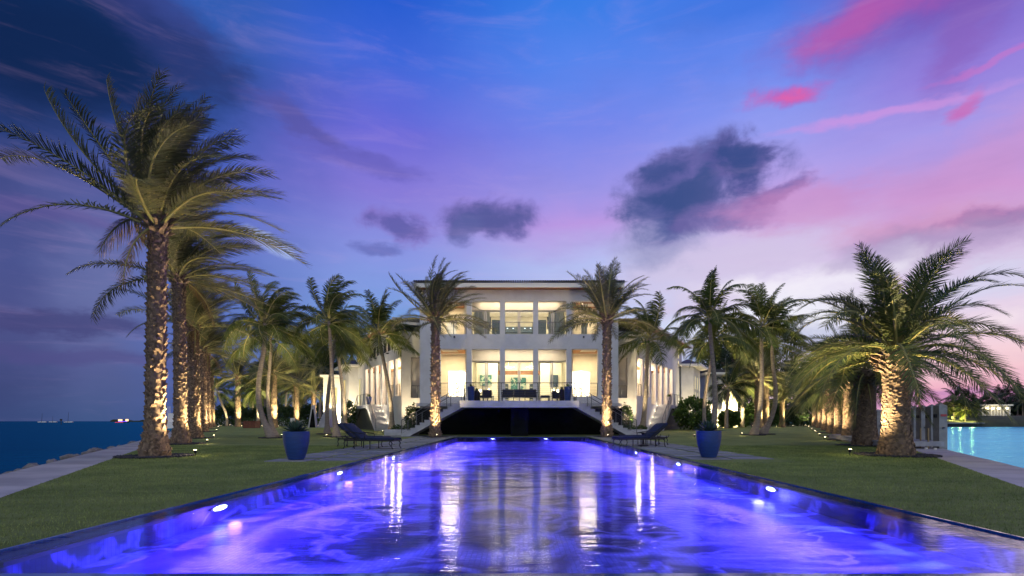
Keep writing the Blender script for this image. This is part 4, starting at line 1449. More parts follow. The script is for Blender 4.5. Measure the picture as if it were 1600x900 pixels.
# wooden soffits over the outer bays
for sg in (-1, 1):
    for (zz, yb) in ((6.62, 45.4), (10.06, 43.6)):
        s_ = hp('soffit', MB().box(min(sg * 3.92, sg * 6.9), max(sg * 3.92, sg * 6.9), HY + 0.57, yb, zz, zz + 0.035), M['wood_ceiling'])
        for kx in (0.33, 0.7):
            g_ = MB().lathe([(0.07, 0), (0.07, -0.015)], 10, c=(sg * (3.92 + 3 * kx), HY + 2.0, zz - 0.003)); g_.build('downlight', M['lampglow'], s_)
# roof: fascia, eave soffit, hip and tiles
hp('fascia', MB().box(-7.55, 7.55, HY - 1.0, HY - 0.9, 10.60, 10.92).box(-7.55, -7.45, HY - 0.898, HY + 15, 10.60, 10.92).box(7.45, 7.55, HY - 0.898, HY + 15, 10.60, 10.92), M['trim'])
hp('eave_soffit', MB().box(-7.44, 7.44, HY - 0.895, HY - 0.003, 10.68, 10.72), M['wood_ceiling'])
b = MB()
e0, e1, yb0, yb1, zt = -7.6, 7.6, HY - 1.08, HY + 15, 10.925
b.add([(e0, yb0, zt), (e1, yb0, zt), (e1, yb1, zt), (e0, yb1, zt), (-3, HY + 4.5, 12.2), (3, HY + 4.5, 12.2), (3, HY + 9, 12.2), (-3, HY + 9, 12.2)],
      [(0, 1, 5, 4), (1, 2, 6, 5), (2, 3, 7, 6), (3, 0, 4, 7), (4, 5, 6, 7), (0, 3, 2, 1)])
roof = hp('roof', b, M['roof'])
tm = MB().tube([(0, 0, 0), (0, 1.6, 0.37)], 0.075, 8).mesh('roof_tile', M['roof'])
for i in range(92):
    o = link('roof_tile', tm, roof)
    o.location = (-7.5 + i * 0.1648, yb0 - 0.03, zt + 0.09)

# ground floor glazing of the three middle bays
gy = 42.6
frame_x = [-3.88, -2.55, -1.25, -0.1, 0.1, 1.25, 2.55, 3.88]
hp('header', MB().box(-3.9, 3.9, gy - 0.1, gy + 0.25, 5.72, 6.655), M['stucco_in'])
for a in (-2.6, -0.0, 2.6):
    pass
wxs = [(-3.85, -2.62), (-2.5, -1.3), (-1.2, -0.06), (0.06, 1.2), (1.3, 2.5), (2.62, 3.85)]
for (a, c) in wxs:
    f_ = MB()
    f_.box(a - 0.04, a + 0.05, gy, gy + 0.12, 2.305, 5.71); f_.box(c - 0.05, c + 0.04, gy, gy + 0.12, 2.305, 5.71)
    f_.box(a + 0.052, c - 0.052, gy, gy + 0.12, 5.62, 5.70); f_.box(a + 0.052, c - 0.052, gy, gy + 0.12, 2.306, 2.40)
    fo = hp('glass_door', f_, M['frame'])
    MB().box(a + 0.054, c - 0.054, gy + 0.05, gy + 0.06, 2.41, 5.61).build('pane', M['glass'], fo)
# partitions between the hall and the outer porches
for sg in (-1, 1):
    hp('partition_wall', MB().box(min(sg * 3.92, sg * 4.12), max(sg * 3.92, sg * 4.12), gy - 0.9, HY + 13.5, 2.302, 6.655), M['stucco_in'])
    # porch back wall with bright french doors
    yb = 45.5
    xa, xb = sorted((sg * 4.13, sg * 6.93))
    xs = [xa, xa + 0.3, xb - 0.3, xb]
    if sg < 0: xs = [xa, xa + 0.95, xb - 0.25, xb]
    else: xs = [xa, xa + 0.25, xb - 0.95, xb]
    hp('porch_wall', MB().gridwall(xs, [2.302, 5.2, 6.6], lambda i, j: not (i == 1 and j == 0), yb, yb + 0.2), M['stucco_in'])
    cxm = (xs[1] + xs[2]) / 2
    for (a, c) in ((xs[1] + 0.01, cxm - 0.02), (cxm + 0.02, xs[2] - 0.01)):
        f_ = MB(); f_.box(a, a + 0.09, yb + 0.04, yb + 0.12, 2.31, 5.18).box(c - 0.09, c, yb + 0.04, yb + 0.12, 2.31, 5.18).box(a + 0.092, c - 0.092, yb + 0.04, yb + 0.12, 5.08, 5.18).box(a + 0.092, c - 0.092, yb + 0.04, yb + 0.12, 2.31, 2.45)
        fo = hp('french_door', f_, M['trim'])
        MB().box(a + 0.094, c - 0.094, yb + 0.07, yb + 0.08, 2.46, 5.07).build('pane', M['glass'], fo)
    hp('room_wall', MB().box(xa, xb, 49.0, 49.2, 2.302, 6.655), M['stucco_in'])
# hall furnishings seen through the glass
for k, (a, c) in enumerate(((-3.6, -1.8), (1.8, 3.6))):
    hp('screen_wall', MB().box(a, c, 46.0, 46.15, 2.302, 5.9), M['stucco_in'])
hp('back_panel', MB().box(-1.79, 1.79, 50.0, 50.2, 2.302, 6.655), M['stucco_in'])
hp('cornice', MB().box(-1.9, 1.9, 48.5, 48.7, 5.15, 5.5), M['wood_ceiling'])
hp('wall_shelf', MB().box(-1.75, -0.95, 48.9, 49.5, 2.302, 4.35).box(0.95, 1.75, 48.9, 49.5, 2.302, 4.35), M['shelf'])
ar = hp('picture', MB().box(-0.75, 0.65, 49.85, 49.9, 3.7, 5.0), M['art'])
for kx in (-1, 1):
    nm = MB()
    for t in range(5):
        nm.box(kx * 1.35 - 0.36, kx * 1.35 + 0.36, 48.86, 48.895, 2.5 + t * 0.38, 2.54 + t * 0.38)
    hp('shelf_edge', nm, M['frame'])
for (x0, x1, y0, z0, z1, m_) in ((-3.3, -2.3, 45.6, 4.0, 4.9, 'art'), (2.6, 3.3, 45.6, 3.9, 4.9, 'shelf')):
    hp('picture', MB().box(x0, x1, y0 + 0.3, y0 + 0.36, z0, z1), M[m_])
for x0 in (-3.0, 2.4):
    hp('console', MB().box(x0, x0 + 0.9, 45.4, 45.8, 3.05, 3.12).box(x0 + 0.02, x0 + 0.07, 45.42, 45.78, 2.305, 3.049).box(x0 + 0.83, x0 + 0.88, 45.42, 45.78, 2.305, 3.049), M['shelf'])
    hp('lamp', MB().lathe([(0.12, 0), (0.04, 0.04), (0.03, 0.3), (0.16, 0.32), (0.1, 0.6)], 12, c=(x0 + 0.45, 45.6, 3.122)), M['lampglow'])
for sg in (-1, 1):
    hp('wall_sconce', MB().box(sg * 4.16 - 0.04, sg * 4.16 + 0.04, 43.4, 43.5, 4.4, 4.8), M['lampglow'])
# chandelier rings
for cx in (-0.9, 1.1):
    b = MB()
    pts = [(cx + 0.5 * math.cos(a * PI / 10), 46.5 + 0.5 * math.sin(a * PI / 10), 5.6 + 0.05 * math.sin(a)) for a in range(21)]
    b.tube(pts, 0.02, 5, caps=False)
    b.tube([(cx, 46.5, 5.6), (cx, 46.5, 6.65)], 0.01, 4)
    hp('chandelier', b, M['lampglow'])
# curtains: pleated sheets
def curtain(x0, x1, y, z0, z1, m='curtain', amp=0.06, per=0.22):
    n = max(8, int((x1 - x0) / 0.05))
    vs = []
    for i in range(n + 1):
        xx = x0 + (x1 - x0) * i / n
        yy = y + amp * math.sin((xx - x0) * 2 * PI / per)
        vs += [(xx, yy, z0), (xx, yy, z1)]
    fs = [(2 * i, 2 * i + 2, 2 * i + 3, 2 * i + 1) for i in range(n)]
    return hp('curtain', MB().add(vs, fs), M[m], smooth=True)



# upper floor
uy = 41.4
hp('header', MB().box(-3.9, 3.9, uy - 0.1, uy + 0.2, 9.42, 10.09), M['stucco_in'])
for (a, c) in wxs:
    f_ = MB()
    f_.box(a - 0.04, a + 0.05, uy, uy + 0.12, 7.205, 9.41); f_.box(c - 0.05, c + 0.04, uy, uy + 0.12, 7.205, 9.41)
    f_.box(a + 0.052, c - 0.052, uy, uy + 0.12, 9.33, 9.40); f_.box(a + 0.052, c - 0.052, uy, uy + 0.12, 7.206, 7.30)
    fo = hp('upper_window', f_, M['frame'])
    MB().box(a + 0.054, c - 0.054, uy + 0.05, uy + 0.06, 7.31, 9.32).build('pane', M['glass'], fo)
curtain(-3.45, -2.25, uy + 0.4, 7.25, 9.4); curtain(2.25, 3.45, uy + 0.4, 7.25, 9.4)
for sg in (-1, 1):
    hp('partition_wall', MB().box(min(sg * 3.92, sg * 4.1), max(sg * 3.92, sg * 4.1), uy - 0.6, HY + 13.5, 7.202, 10.08), M['stucco_in'])
    xa, xb = sorted((sg * 4.11, sg * 6.93))
    hp('balcony_wall', MB().box(xa, xb, 43.7, 43.9, 7.202, 10.05), M['stucco_in'])
    hp('hall_panel', MB().box(min(sg * 1.5, sg * 2.15), max(sg * 1.5, sg * 2.15), 43.0, 43.1, 7.202, 9.0), M['cabinet'])
hp('balcony_window', MB().box(-5.75, -5.05, 43.62, 43.69, 7.75, 8.95), emat('lit_window_glow', s2l((255, 240, 205)), 1.0))
hp('balcony_window', MB().box(5.0, 5.45, 43.62, 43.69, 7.75, 8.9), M['shelf'])
hp('room_wall', MB().box(-3.9, 3.9, 47.5, 47.7, 7.202, 10.09), M['stucco_in'])
# shelving with blue white lights behind the centre window
sh = hp('wall_unit', MB().box(-1.5, 1.5, 47.0, 47.48, 7.202, 9.15), M['shelf'])
for t in range(4):
    MB().box(-1.45, 1.45, 46.8, 46.99, 7.45 + t * 0.42, 7.49 + t * 0.42).build('shelf', M['cabinet'], sh)
for kx in (-1.0, -0.5, 0.5, 1.0):
    MB().lathe([(0.05, 0), (0.05, -0.03)], 8, c=(kx, 46.85, 9.0)).build('shelf_lamp', M['blueglow'], sh)
    add_lamp('shelf_light', 'SPOT', (kx, 46.75, 9.12), 45, (0.7, 0.9, 1.0), house, spot_size=1.3, spot_blend=0.8, shadow_soft_size=0.03, rot=(0.12, 0, 0))

def arealamp(x, y, z, sx, sy, p, c=WARM):
    p = p * 1.6
    f_ = hp('ceiling_light', MB().box(x - sx / 2, x + sx / 2, y - sy / 2, y + sy / 2, z + 0.01, z + 0.03), M['trim'])
    add_lamp('room_lamp', 'AREA', (x, y, z), p, c, house, shape='RECTANGLE', size=sx, size_y=sy, rot=(0, 0, 0))


arealamp(0, 41.6, 6.62, 6.0, 0.5, 75, (1.0, 0.86, 0.66))
arealamp(0, 44.6, 6.60, 5.5, 1.8, 420, (1.0, 0.86, 0.58))
arealamp(0, 48.6, 6.60, 3.0, 1.0, 130, (1.0, 0.85, 0.55))
arealamp(0, 40.95, 10.06, 6.0, 0.3, 36, (1.0, 0.84, 0.64))
arealamp(0, 44.4, 10.04, 6.0, 2.5, 260, (1.0, 0.84, 0.58))
for sg in (-1, 1):
    arealamp(sg * 5.5, 43.2, 6.55, 1.2, 1.2, 150, (1.0, 0.80, 0.50))
    arealamp(sg * 5.5, 47.2, 6.55, 2.0, 1.6, 2400, (1.0, 0.88, 0.64))
    arealamp(sg * 5.5, 42.2, 9.98, 1.2, 1.0, 55, (1.0, 0.82, 0.52))
    for zz in ((2.832, 5.82), (7.402, 5.82)):
        railing(house, [(sg * 3.9, HY + 0.30, zz[0] - 0.02), (sg * 5.8, HY + 0.30, zz[0] - 0.02)], 1.0 if zz[0] < 5 else 0.95, npost=2)
for (a, c) in ((-3.48, -1.43), (-1.02, 1.02), (1.43, 3.48)):
    railing(house, [(a, HY + 0.3, 7.38), (c, HY + 0.3, 7.38)], 0.95, npost=2)
for sg in (-1, 1):
    hp('wall_lamp', MB().lathe([(0.05, 0), (0.07, -0.1), (0.03, -0.14)], 8, c=(sg * 4.75, HY - 0.06, 7.25)), M['dark_metal'])

# terrace slab, dark recess, pier
hp('terrace_slab', MB().box(-3.70, 3.76, 34.0, 34.9, 1.86, 2.28).box(-3.70, 3.76, 34.901, HY - 0.002, 1.90, 2.278), M['concrete'])
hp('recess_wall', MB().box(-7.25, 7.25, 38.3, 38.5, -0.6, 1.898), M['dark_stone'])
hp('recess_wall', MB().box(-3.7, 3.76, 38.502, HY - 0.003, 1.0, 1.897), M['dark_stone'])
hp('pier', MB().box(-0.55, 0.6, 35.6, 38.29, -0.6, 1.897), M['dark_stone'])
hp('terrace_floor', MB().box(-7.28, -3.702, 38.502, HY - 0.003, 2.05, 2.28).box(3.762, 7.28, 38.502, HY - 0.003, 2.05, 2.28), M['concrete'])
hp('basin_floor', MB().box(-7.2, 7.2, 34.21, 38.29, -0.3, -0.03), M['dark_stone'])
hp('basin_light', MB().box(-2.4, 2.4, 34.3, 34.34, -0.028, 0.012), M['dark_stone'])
railing(house, [(-3.55, 35.0, 2.28), (-3.42, 34.15, 2.28), (3.48, 34.15, 2.28), (3.62, 35.0, 2.28)], 1.12, spacing=1.14, ncab=8, m='dark_metal')

# side stairs going down from the terrace, both ways
def stair(sg, parent):
    x0 = 3.72
    n = 13; rise = 2.28 / n; run = 0.30
    poly = [(x0, 2.28)]
    for i in range(n):
        poly.append((x0 + i * run + (0.02 if i else 0), 2.28 - (i + 1) * rise if False else 2.28 - i * rise))
        poly.append((x0 + (i + 1) * run, 2.28 - i * rise)) if False else None
    pts = [(x0, 2.275)]
    for i in range(n):
        xx = x0 + i * run
        pts.append((xx + run, 2.275 - i * rise)); pts.append((xx + run, 2.275 - (i + 1) * rise))
    # soffit
    pts.append((x0 + (n - 1.6) * run, 0.0)); pts.append((x0, 2.28 - 0.42))
    clean = [pts[0]]
    for p in pts[1:]:
        if (abs(p[0] - clean[-1][0]) + abs(p[1] - clean[-1][1])) > 1e-4: clean.append(p)
    root = hp('stair', MB().prism(clean, 35.2, 37.4, lambda a, d, z: (sg * a, d, z)), M['concrete'], parent)
    for i in range(n):
        xa = x0 + i * run
        MB().box(min(sg * xa, sg * (xa + run)) - 0.015, max(sg * xa, sg * (xa + run)) + 0.015, 35.17, 37.43, 2.276 - i * rise - 0.001, 2.276 - i * rise + 0.03).build('tread', M['concrete'], root)
    for yy in (35.25, 37.3):
        railing(house, [(sg * x0, yy, 2.28), (sg * (x0 + n * run), yy, 0.05)], 1.0, npost=4, ncab=6, m='metal')


stair(-1, None); stair(1, None)
for sg in (-1, 1):
    hp('curb_block', MB().box(min(sg * 7.0, sg * 9.3), max(sg * 7.0, sg * 9.3), 37.5, 37.9, 0.0, 0.42), M['concrete'])
    hp('curb_block', MB().box(min(sg * 7.0, sg * 9.1), max(sg * 7.0, sg * 9.1), 36.9, 37.49, 0.0, 0.22), M['concrete'])

# piers and wings, in wing coordinates: u along the wing, o outward, z
UX, UY = 0.4824, 0.8759
for sg, side in ((-1, 'left'), (1, 'right')):
    P0x, P0y = 9.5, 44.3
    def W(u, o, z, sg=sg):
        return (sg * (P0x + UX * u + UY * o), P0y + UY * u - UX * o, z)
    def WD(a, d, z, W=W):      # grid wall depth d inward
        return W(a, -d, z)
    # corner pier wall, frontal
    def FX(a, d, z, sg=sg): return (sg * a, d, z)
    hp('pier_wall', MB().gridwall([7.32, 7.75, 8.76, 9.5], [-0.1, 2.87, 6.18, 8.25], lambda i, j: not (i == 1 and j == 1), 44.0, 44.4, tf=FX), M['stucco'])
    hp('pier_back', MB().box(min(sg * 7.32, sg * 9.3), max(sg * 7.32, sg * 9.3), 47.2, 47.4, 2.3, 6.3), M['stucco_in'])
    hp('upper_wall', MB().box(min(sg * 7.31, sg * 10.6), max(sg * 7.31, sg * 10.6), 46.6, 46.8, 6.6, 9.1), M['stucco'])
    hp('pier_top', MB().box(min(sg * 7.32, sg * 9.3), max(sg * 7.32, sg * 9.3), 44.402, 46.58, 6.62, 6.9), M['stucco'])
    railing(house, [(sg * 7.78, 44.2, 2.87), (sg * 8.74, 44.2, 2.87)], 1.0, npost=2)
    df = MB()
    for xx in (7.9, 8.35, 8.8):
        df.box(min(sg * xx, sg * (xx + 0.06)), max(sg * xx, sg * (xx + 0.06)), 47.1, 47.19, 2.31, 5.4)
    hp('door_frame', df, M['trim'])
    add_lamp('porch_lamp', 'POINT', (sg * 8.4, 46.0, 5.9), 160, WARM, house, shadow_soft_size=0.35)
    hp('ceiling_light', MB().lathe([(0.16, 0.0), (0.16, 0.05)], 10, c=(sg * 8.4, 46.0, 6.3)), M['lampglow'])
    # wing outer wall with six tall openings
    us = [0.0]; ops = []
    u = 0.45
    while len(ops) < 6:
        us += [u, u + 1.55]; ops.append(len(us) - 2); u += 2.15
    us += [us[-1] + 0.5, 16.7]
    zs = [-0.1, 2.5, 3.1, 6.25, 8.95]
    def sol(i, j, ops=ops):
        if j in (0, 3): return True
        if i in ops: return (j == 1 and i <= ops[1])
        return True
    if side == 'left':
        zs = [-0.1, 2.5, 3.1, 6.25, 7.15, 8.15, 8.95]
        us2 = sorted(set(us))
        def sol(i, j, ops=ops, us2=us2):
            if j in (0, 3, 5): return True
            if j == 4: return not (us2[i] > 2.4 and us2[i + 1] < 11.6)
            if i in ops: return (j == 1 and i <= ops[1])
            return True
    hp('wing_wall', MB().gridwall(us, zs, sol, 0, 0.24, tf=WD), M['stucco'])
    hp('loggia_back', MB().box(0.2, 16.2, -3.3, -3.1, 2.5, 6.3, tf=W), M['stucco_in'])
    lf = hp('loggia_floor', MB().box(0.0, 16.6, -3.3, -0.245, 2.2, 2.5, tf=W), M['floor'])
    hp('loggia_ceiling', MB().box(0.0, 16.6, -3.09, -0.245, 6.26, 6.4, tf=W), M['wood_ceiling'])
    for k in range(6):
        uu = us[ops[k]] + 0.75
        f_ = MB().box(uu - 0.55, uu - 0.45, -3.08, -3.0, 2.51, 5.4, tf=W).box(uu + 0.45, uu + 0.55, -3.08, -3.0, 2.51, 5.4, tf=W).box(uu - 0.44, uu + 0.44, -3.08, -3.0, 5.3, 5.4, tf=W)
        hp('door_frame', f_, M['trim'])
        add_lamp('loggia_lamp', 'POINT', W(uu, -1.9, 5.9), 230, (1.0, 0.84, 0.58), house, shadow_soft_size=0.35)
        hp('ceiling_light', MB().lathe([(0.12, 0.0), (0.12, 0.05)], 10, c=W(uu, -1.9, 6.2)), M['lampglow'])
        if k < 2:
            railing(house, [W(us[ops[k]], -0.12, 3.1), W(us[ops[k] + 1], -0.12, 3.1)], 1.0, npost=2)
    if side == 'left':
        hp('window_back', MB().box(2.2, 12.5, -2.4, -2.3, 7.0, 8.3, tf=W), M['stucco_in'])
        for k in range(7):
            uu = 2.9 + k * 1.3
            hp('mullion', MB().box(uu - 0.06, uu + 0.06, -0.3, -0.2, 7.152, 8.148, tf=W), M['trim'])
        hp('pane', MB().box(2.4, 11.6, -0.36, -0.35, 7.152, 8.148, tf=W), M['glass'])
        for uu in (4.5, 8.5):
            add_lamp('upper_lamp', 'POINT', W(uu, -1.4, 7.9), 60, (1.0, 0.84, 0.5), house, shadow_soft_size=0.12)
        for uu in (1.0, 4.0, 8.2, 10.0):
            hp('wall_lamp', MB().box(uu, uu + 0.35, 0.003, 0.2, 6.93, 7.0, tf=W), M['dark_metal'])
    else:
        for uu in (2.0, 7.8):
            hp('wall_lamp', MB().box(uu, uu + 0.35, 0.003, 0.2, 7.3, 7.37, tf=W), M['dark_metal'])
        for (za, zb) in ((7.0, 7.4), (7.6, 8.7)):
            w_ = hp('narrow_window', MB().box(14.9, 15.5, 0.003, 0.05, za, zb, tf=W), M['frame'])
            MB().box(14.97, 15.43, 0.052, 0.06, za + 0.05, zb - 0.05, tf=W).build('pane', emat('lit_pane_%d' % int(za * 10), s2l((255, 236, 190)), 1.0), w_)
    # wing end, back and roof
    hp('wing_end', MB().box(16.7, 17.0, -9, 0.0, -0.1, 8.95, tf=W), M['stucco'])
    hp('wing_start', MB().box(0.0, 0.2, -2.2, -0.245, -0.1, 6.25, tf=W), M['stucco'])
    rp = [(-9.0, 10.4), (1.0, 9.1), (1.0, 9.02), (-9.0, 9.02)]
    rf = hp('wing_roof', MB().prism(rp, -0.6, 17.6, lambda a, d, z, W=W: W(d, a, z)), M['roof'])
    MB().box(-0.65, 17.65, 1.003, 1.07, 8.92, 9.14, tf=W).build('fascia', M['trim'], rf)
    MB().box(-0.6, 17.6, 0.02, 0.99, 8.96, 9.0, tf=W).build('soffit', M['wood_ceiling'], rf)
    hp('gutter', MB().box(-0.6, -0.5, -6, 1.0, 8.8, 9.3, tf=W), M['trim'])
    for uu in (2.0, 8.0, 14.0):
        pass
    # tall end door with a lit window
    if side == 'left':
        d_ = hp('end_door', MB().box(14.6, 15.6, 0.003, 0.06, 2.55, 5.5, tf=W), M['frame'])
        MB().box(14.7, 15.5, 0.062, 0.07, 2.65, 5.4, tf=W).build('pane', emat('lit_door_glow', s2l((240, 225, 170)), 0.8), d_)
        w_ = hp('end_window', MB().box(14.4, 16.2, 0.003, 0.06, 6.7, 8.5, tf=W), M['frame'])
        for k in range(3):
            MB().box(14.5 + k * 0.57, 14.98 + k * 0.57, 0.062, 0.07, 7.3, 8.4, tf=W).build('pane', emat('lit_upper_glow_%d' % k, s2l((230, 205, 120)), 0.75), w_)
    # bridge-shaped garden stair parallel to the wing
    st = hp('garden_stair_landing', MB().box(7.02, 11.0, 0.01, 1.25, 2.2, 2.5, tf=W), M['concrete'])
    n = 13; r_ = 2.32 / n; ru = 3.2 / n
    for (ub, sgn) in ((7.0, -1), (11.02, 1)):
        pts = [(ub, 2.49)]
        for i in range(n):
            pts.append((ub + sgn * (i + 1) * ru, 2.49 - i * r_)); pts.append((ub + sgn * (i + 1) * ru, 2.49 - (i + 1) * r_))
        pts.append((ub + sgn * (n - 1.2) * ru, 0.15)); pts.append((ub, 2.15))
        cl = [pts[0]]
        for p in pts[1:]:
            if abs(p[0] - cl[-1][0]) + abs(p[1] - cl[-1][1]) > 1e-4: cl.append(p)
        fo = hp('garden_stair', MB().prism(cl, 0.02, 1.25, lambda a, d, z, W=W: W(a, d, z)), M['concrete'])
        for i in range(n):
            ua, ub2 = sorted((ub + sgn * i * ru, ub + sgn * (i + 1) * ru))
            tr_ = MB().box(ua - 0.02, ub2 + 0.02, 0.015, 1.28, 2.492 - i * r_, 2.525 - i * r_, tf=W).build('tread', M['concrete'], fo)
            if sgn < 0 and i in (1, 4, 7, 10):
                MB().box((ua + ub2) / 2 - 0.06, (ua + ub2) / 2 + 0.06, 0.02, 0.05, 2.50 - i * r_ + 0.10, 2.50 - i * r_ + 0.13, tf=W).build('step_lamp', M['lampglow'], tr_)
                add_lamp('step_light', 'POINT', W((ua + ub2) / 2 - 0.1, 0.2, 2.52 - i * r_ + 0.17), 5.0, WARM, house, shadow_soft_size=0.03)
        railing(house, [W(ub, 1.2, 2.5), W(ub + sgn * 3.2, 1.2, 0.2)], 1.0, npost=3, ncab=5)
    railing(house, [W(7.0, 1.2, 2.5), W(11.0, 1.2, 2.5)], 1.0, npost=3, ncab=7)
    hp('stair_side', MB().prism([(4.2, 0.1), (7.0, 2.14), (11.02, 2.14), (13.8, 0.1)], 0.85, 0.95, lambda a, d, z, W=W: W(a, d, z)), mat('stair_side_' + side, (0.05, 0.055, 0.045), 0.8))
    # annex with low roof
    an = empty('guest_house', W(17, 0, 0), f'{"brightly lit" if sg < 0 else "low cream"} side building with flat eaves at the far end of the {side} wing', 'house')
    ax0, ax1 = (17.3, 18.2)
    if sg < 0:
        fx0, fx1, fy = -18.3, -17.0, 58.5
        MB().box(-18.3, -16.9, 58.5, 59.4, 0, 6.8).build('wall', M['stucco'], an)
        b = MB()
        A = (-18.3, 58.52); B_ = (-20.6, 62.8)
        b.add([(A[0], A[1], 0), (B_[0], B_[1], 0), (B_[0], B_[1], 6.8), (A[0], A[1], 6.8), (A[0] + 4, A[1] + 2, 0), (B_[0] + 4, B_[1] + 2, 0), (B_[0] + 4, B_[1] + 2, 6.8), (A[0] + 4, A[1] + 2, 6.8)],
              [(0, 1, 2, 3), (4, 5, 6, 7), (0, 4, 7, 3), (1, 5, 6, 2), (3, 2, 6, 7)])
        b.build('wing_wall', M['stucco'], an)
        wn_ = MB(); q = lambda t, z: (A[0] + (B_[0] - A[0]) * t - 0.03, A[1] + (B_[1] - A[1]) * t - 0.015, z)
        wn_.quad(q(0.30, 2.7), q(0.62, 2.7), q(0.62, 5.7), q(0.30, 5.7)); wo_ = wn_.build('window', M['frame'], an)
        q2 = lambda t, z: (A[0] + (B_[0] - A[0]) * t - 0.05, A[1] + (B_[1] - A[1]) * t - 0.03, z)
        MB().quad(q2(0.35, 2.85), q2(0.57, 2.85), q2(0.57, 5.55), q2(0.35, 5.55)).build('pane', emat('annex_window_glow', s2l((250, 225, 160)), 0.9), wo_)
        roofp = [(-16.7, 57.8), (-18.9, 57.8), (-21.4, 62.9), (-17, 65)]
    else:
        MB().box(17.3, 18.6, 58.0, 58.8, 0, 6.8).build('wall', M['stucco'], an)
        A = (18.6, 58.02); B_ = (20.9, 62.8)
        b = MB()
        b.add([(A[0], A[1], 0), (B_[0], B_[1], 0), (B_[0], B_[1], 6.8), (A[0], A[1], 6.8), (A[0] - 4, A[1] + 2, 0), (B_[0] - 4, B_[1] + 2, 0), (B_[0] - 4, B_[1] + 2, 6.8), (A[0] - 4, A[1] + 2, 6.8)],
              [(0, 1, 2, 3), (4, 5, 6, 7), (0, 4, 7, 3), (1, 5, 6, 2), (3, 2, 6, 7)])
        b.build('wing_wall', M['stucco'], an)
        for t0 in (0.12, 0.45, 0.75):
            for (za, zb) in ((3.3, 4.2), (4.4, 5.9)):
                q = lambda t, z, e: (A[0] + (B_[0] - A[0]) * t + e, A[1] + (B_[1] - A[1]) * t - e * 0.5, z)
                w_ = MB().quad(q(t0, za, .03), q(t0 + 0.13, za, .03), q(t0 + 0.13, zb, .03), q(t0, zb, .03)).build('window', M['frame'], an)
                MB().quad(q(t0 + .02, za + .06, .05), q(t0 + 0.11, za + .06, .05), q(t0 + 0.11, zb - .06, .05), q(t0 + .02, zb - .06, .05)).build('pane', emat('narrow_glow', s2l((255, 240, 200)), 0.9), w_)
        roofp = [(16.9, 57.2), (19.2, 57.2), (21.9, 63.0), (17, 65)]
    b = MB()
    n_ = len(roofp)
    b.add([(x, y, 6.82) for x, y in roofp] + [(x, y, 7.05) for x, y in roofp], [(0, 1, 2, 3), (7, 6, 5, 4), (0, 1, 5, 4), (1, 2, 6, 5), (2, 3, 7, 6), (3, 0, 4, 7)])
    b.build('roof', M['trim'], an)
    cx_ = sum(p[0] for p in roofp) / 4; cy_ = sum(p[1] for p in roofp) / 4
    b = MB()
    b.add([(x * 0.96 + cx_ * 0.04, y * 0.96 + cy_ * 0.04, 7.052) for x, y in roofp] + [(cx_, cy_, 7.9)], [(0, 1, 4), (1, 2, 4), (2, 3, 4), (3, 0, 4)])
    b.build('roof_cap', M['roof'], an)
    uplight(sg * 19.3, 56.6, 0.27, (sg * 17.9, 58.4, 4.5), 520 if sg < 0 else 300, f'spotlight washing the wall of the {side} side building', 80, (1.0, 0.80, 0.45), 'spotlights washing the house walls')
    # wall washing light at the corner pier
    uplight(sg * 8.6, 42.6, 0.12, (sg * 8.7, 44.0, 4.8), 150, f'spotlight washing the {side} corner pier of the house', 95, (1.0, 0.76, 0.42), 'spotlights washing the house walls')
    uplight(sg * 10.4, 42.0, 0.12, (sg * 9.4, 44.0, 5.0), 45, f'spotlight among the low shrubs at the {side} wing corner', 95, (1.0, 0.8, 0.5), 'spotlights washing the house walls')
    uplight(sg * 15.4, 47.2, 0.18, (sg * 13.2, 50.0, 5.5), 260, f'spotlight beside the {side} garden stair washing the wing wall', 100, (1.0, 0.84, 0.58), 'spotlights washing the house walls')
# warm bounce light under the eaves: recessed soffit lamps
for sg in (-1, 1):
    for xx in (2.2, 5.6):
        pass

# further low buildings and garden walls
cr = empty('garden_house', (22.5, 62, 0.2), 'cream building with open porch right of the right side building', 'house')
MB().box(21.6, 22.9, 63, 68, 0, 6.2).build('wall', M['stucco'], cr)
MB().box(22.9, 23.3, 62.3, 62.7, 0, 6.3).build('pillar', M['stucco'], cr)
MB().box(22.901, 26.5, 66, 66.3, 0, 4.6).build('wall', M['stucco_in'], cr)
MB().box(21.2, 24.0, 61.8, 69, 6.31, 6.55).build('roof', M['trim'], cr)
MB().box(21.3, 23.8, 62.0, 69, 6.552, 6.9).build('roof_cap', M['roof'], cr)
MB().box(21.9, 22.8, 62.6, 62.99, 3.0, 3.3).build('ledge', M['trim'], cr)
for k in range(8):
    MB().box(23.5 + k * 0.34, 23.56 + k * 0.34, 65.9, 65.96, 3.4, 4.4).build('baluster', M['metal'], cr)
uplight(24.6, 63.6, 0.27, (24.8, 66, 2.2), 2200, 'very bright lamp against the cream wall right of the house', 110, (1.0, 0.82, 0.42), 'spotlights washing the house walls')
uplight(22.3, 60.8, 0.27, (22.9, 62.4, 3.2), 600, 'spotlight at the pillar of the cream porch building', 90, (1.0, 0.78, 0.42), 'spotlights washing the house walls')
gl = empty('garden_house', (-21.5, 70, 0.2), 'partly hidden lit building behind the left grove', 'house')
MB().box(X(505, 74), X(545, 74), 74, 76, 0, 7).build('wall', M['stucco'], gl)
MB().box(X(503, 74), X(548, 74), 73.2, 76, 7.01, 7.25).build('roof', M['trim'], gl)
for k in range(3):
    xx = X(512 + k * 10, 74)
    w_ = MB().box(xx, xx + 0.45, 73.93, 73.99, 3.2, 5.6).build('window', M['frame'], gl)
    MB().box(xx + 0.06, xx + 0.39, 73.9, 73.92, 3.3, 5.5).build('pane', emat('grove_window_glow', s2l((255, 225, 150)), 1.1), w_)
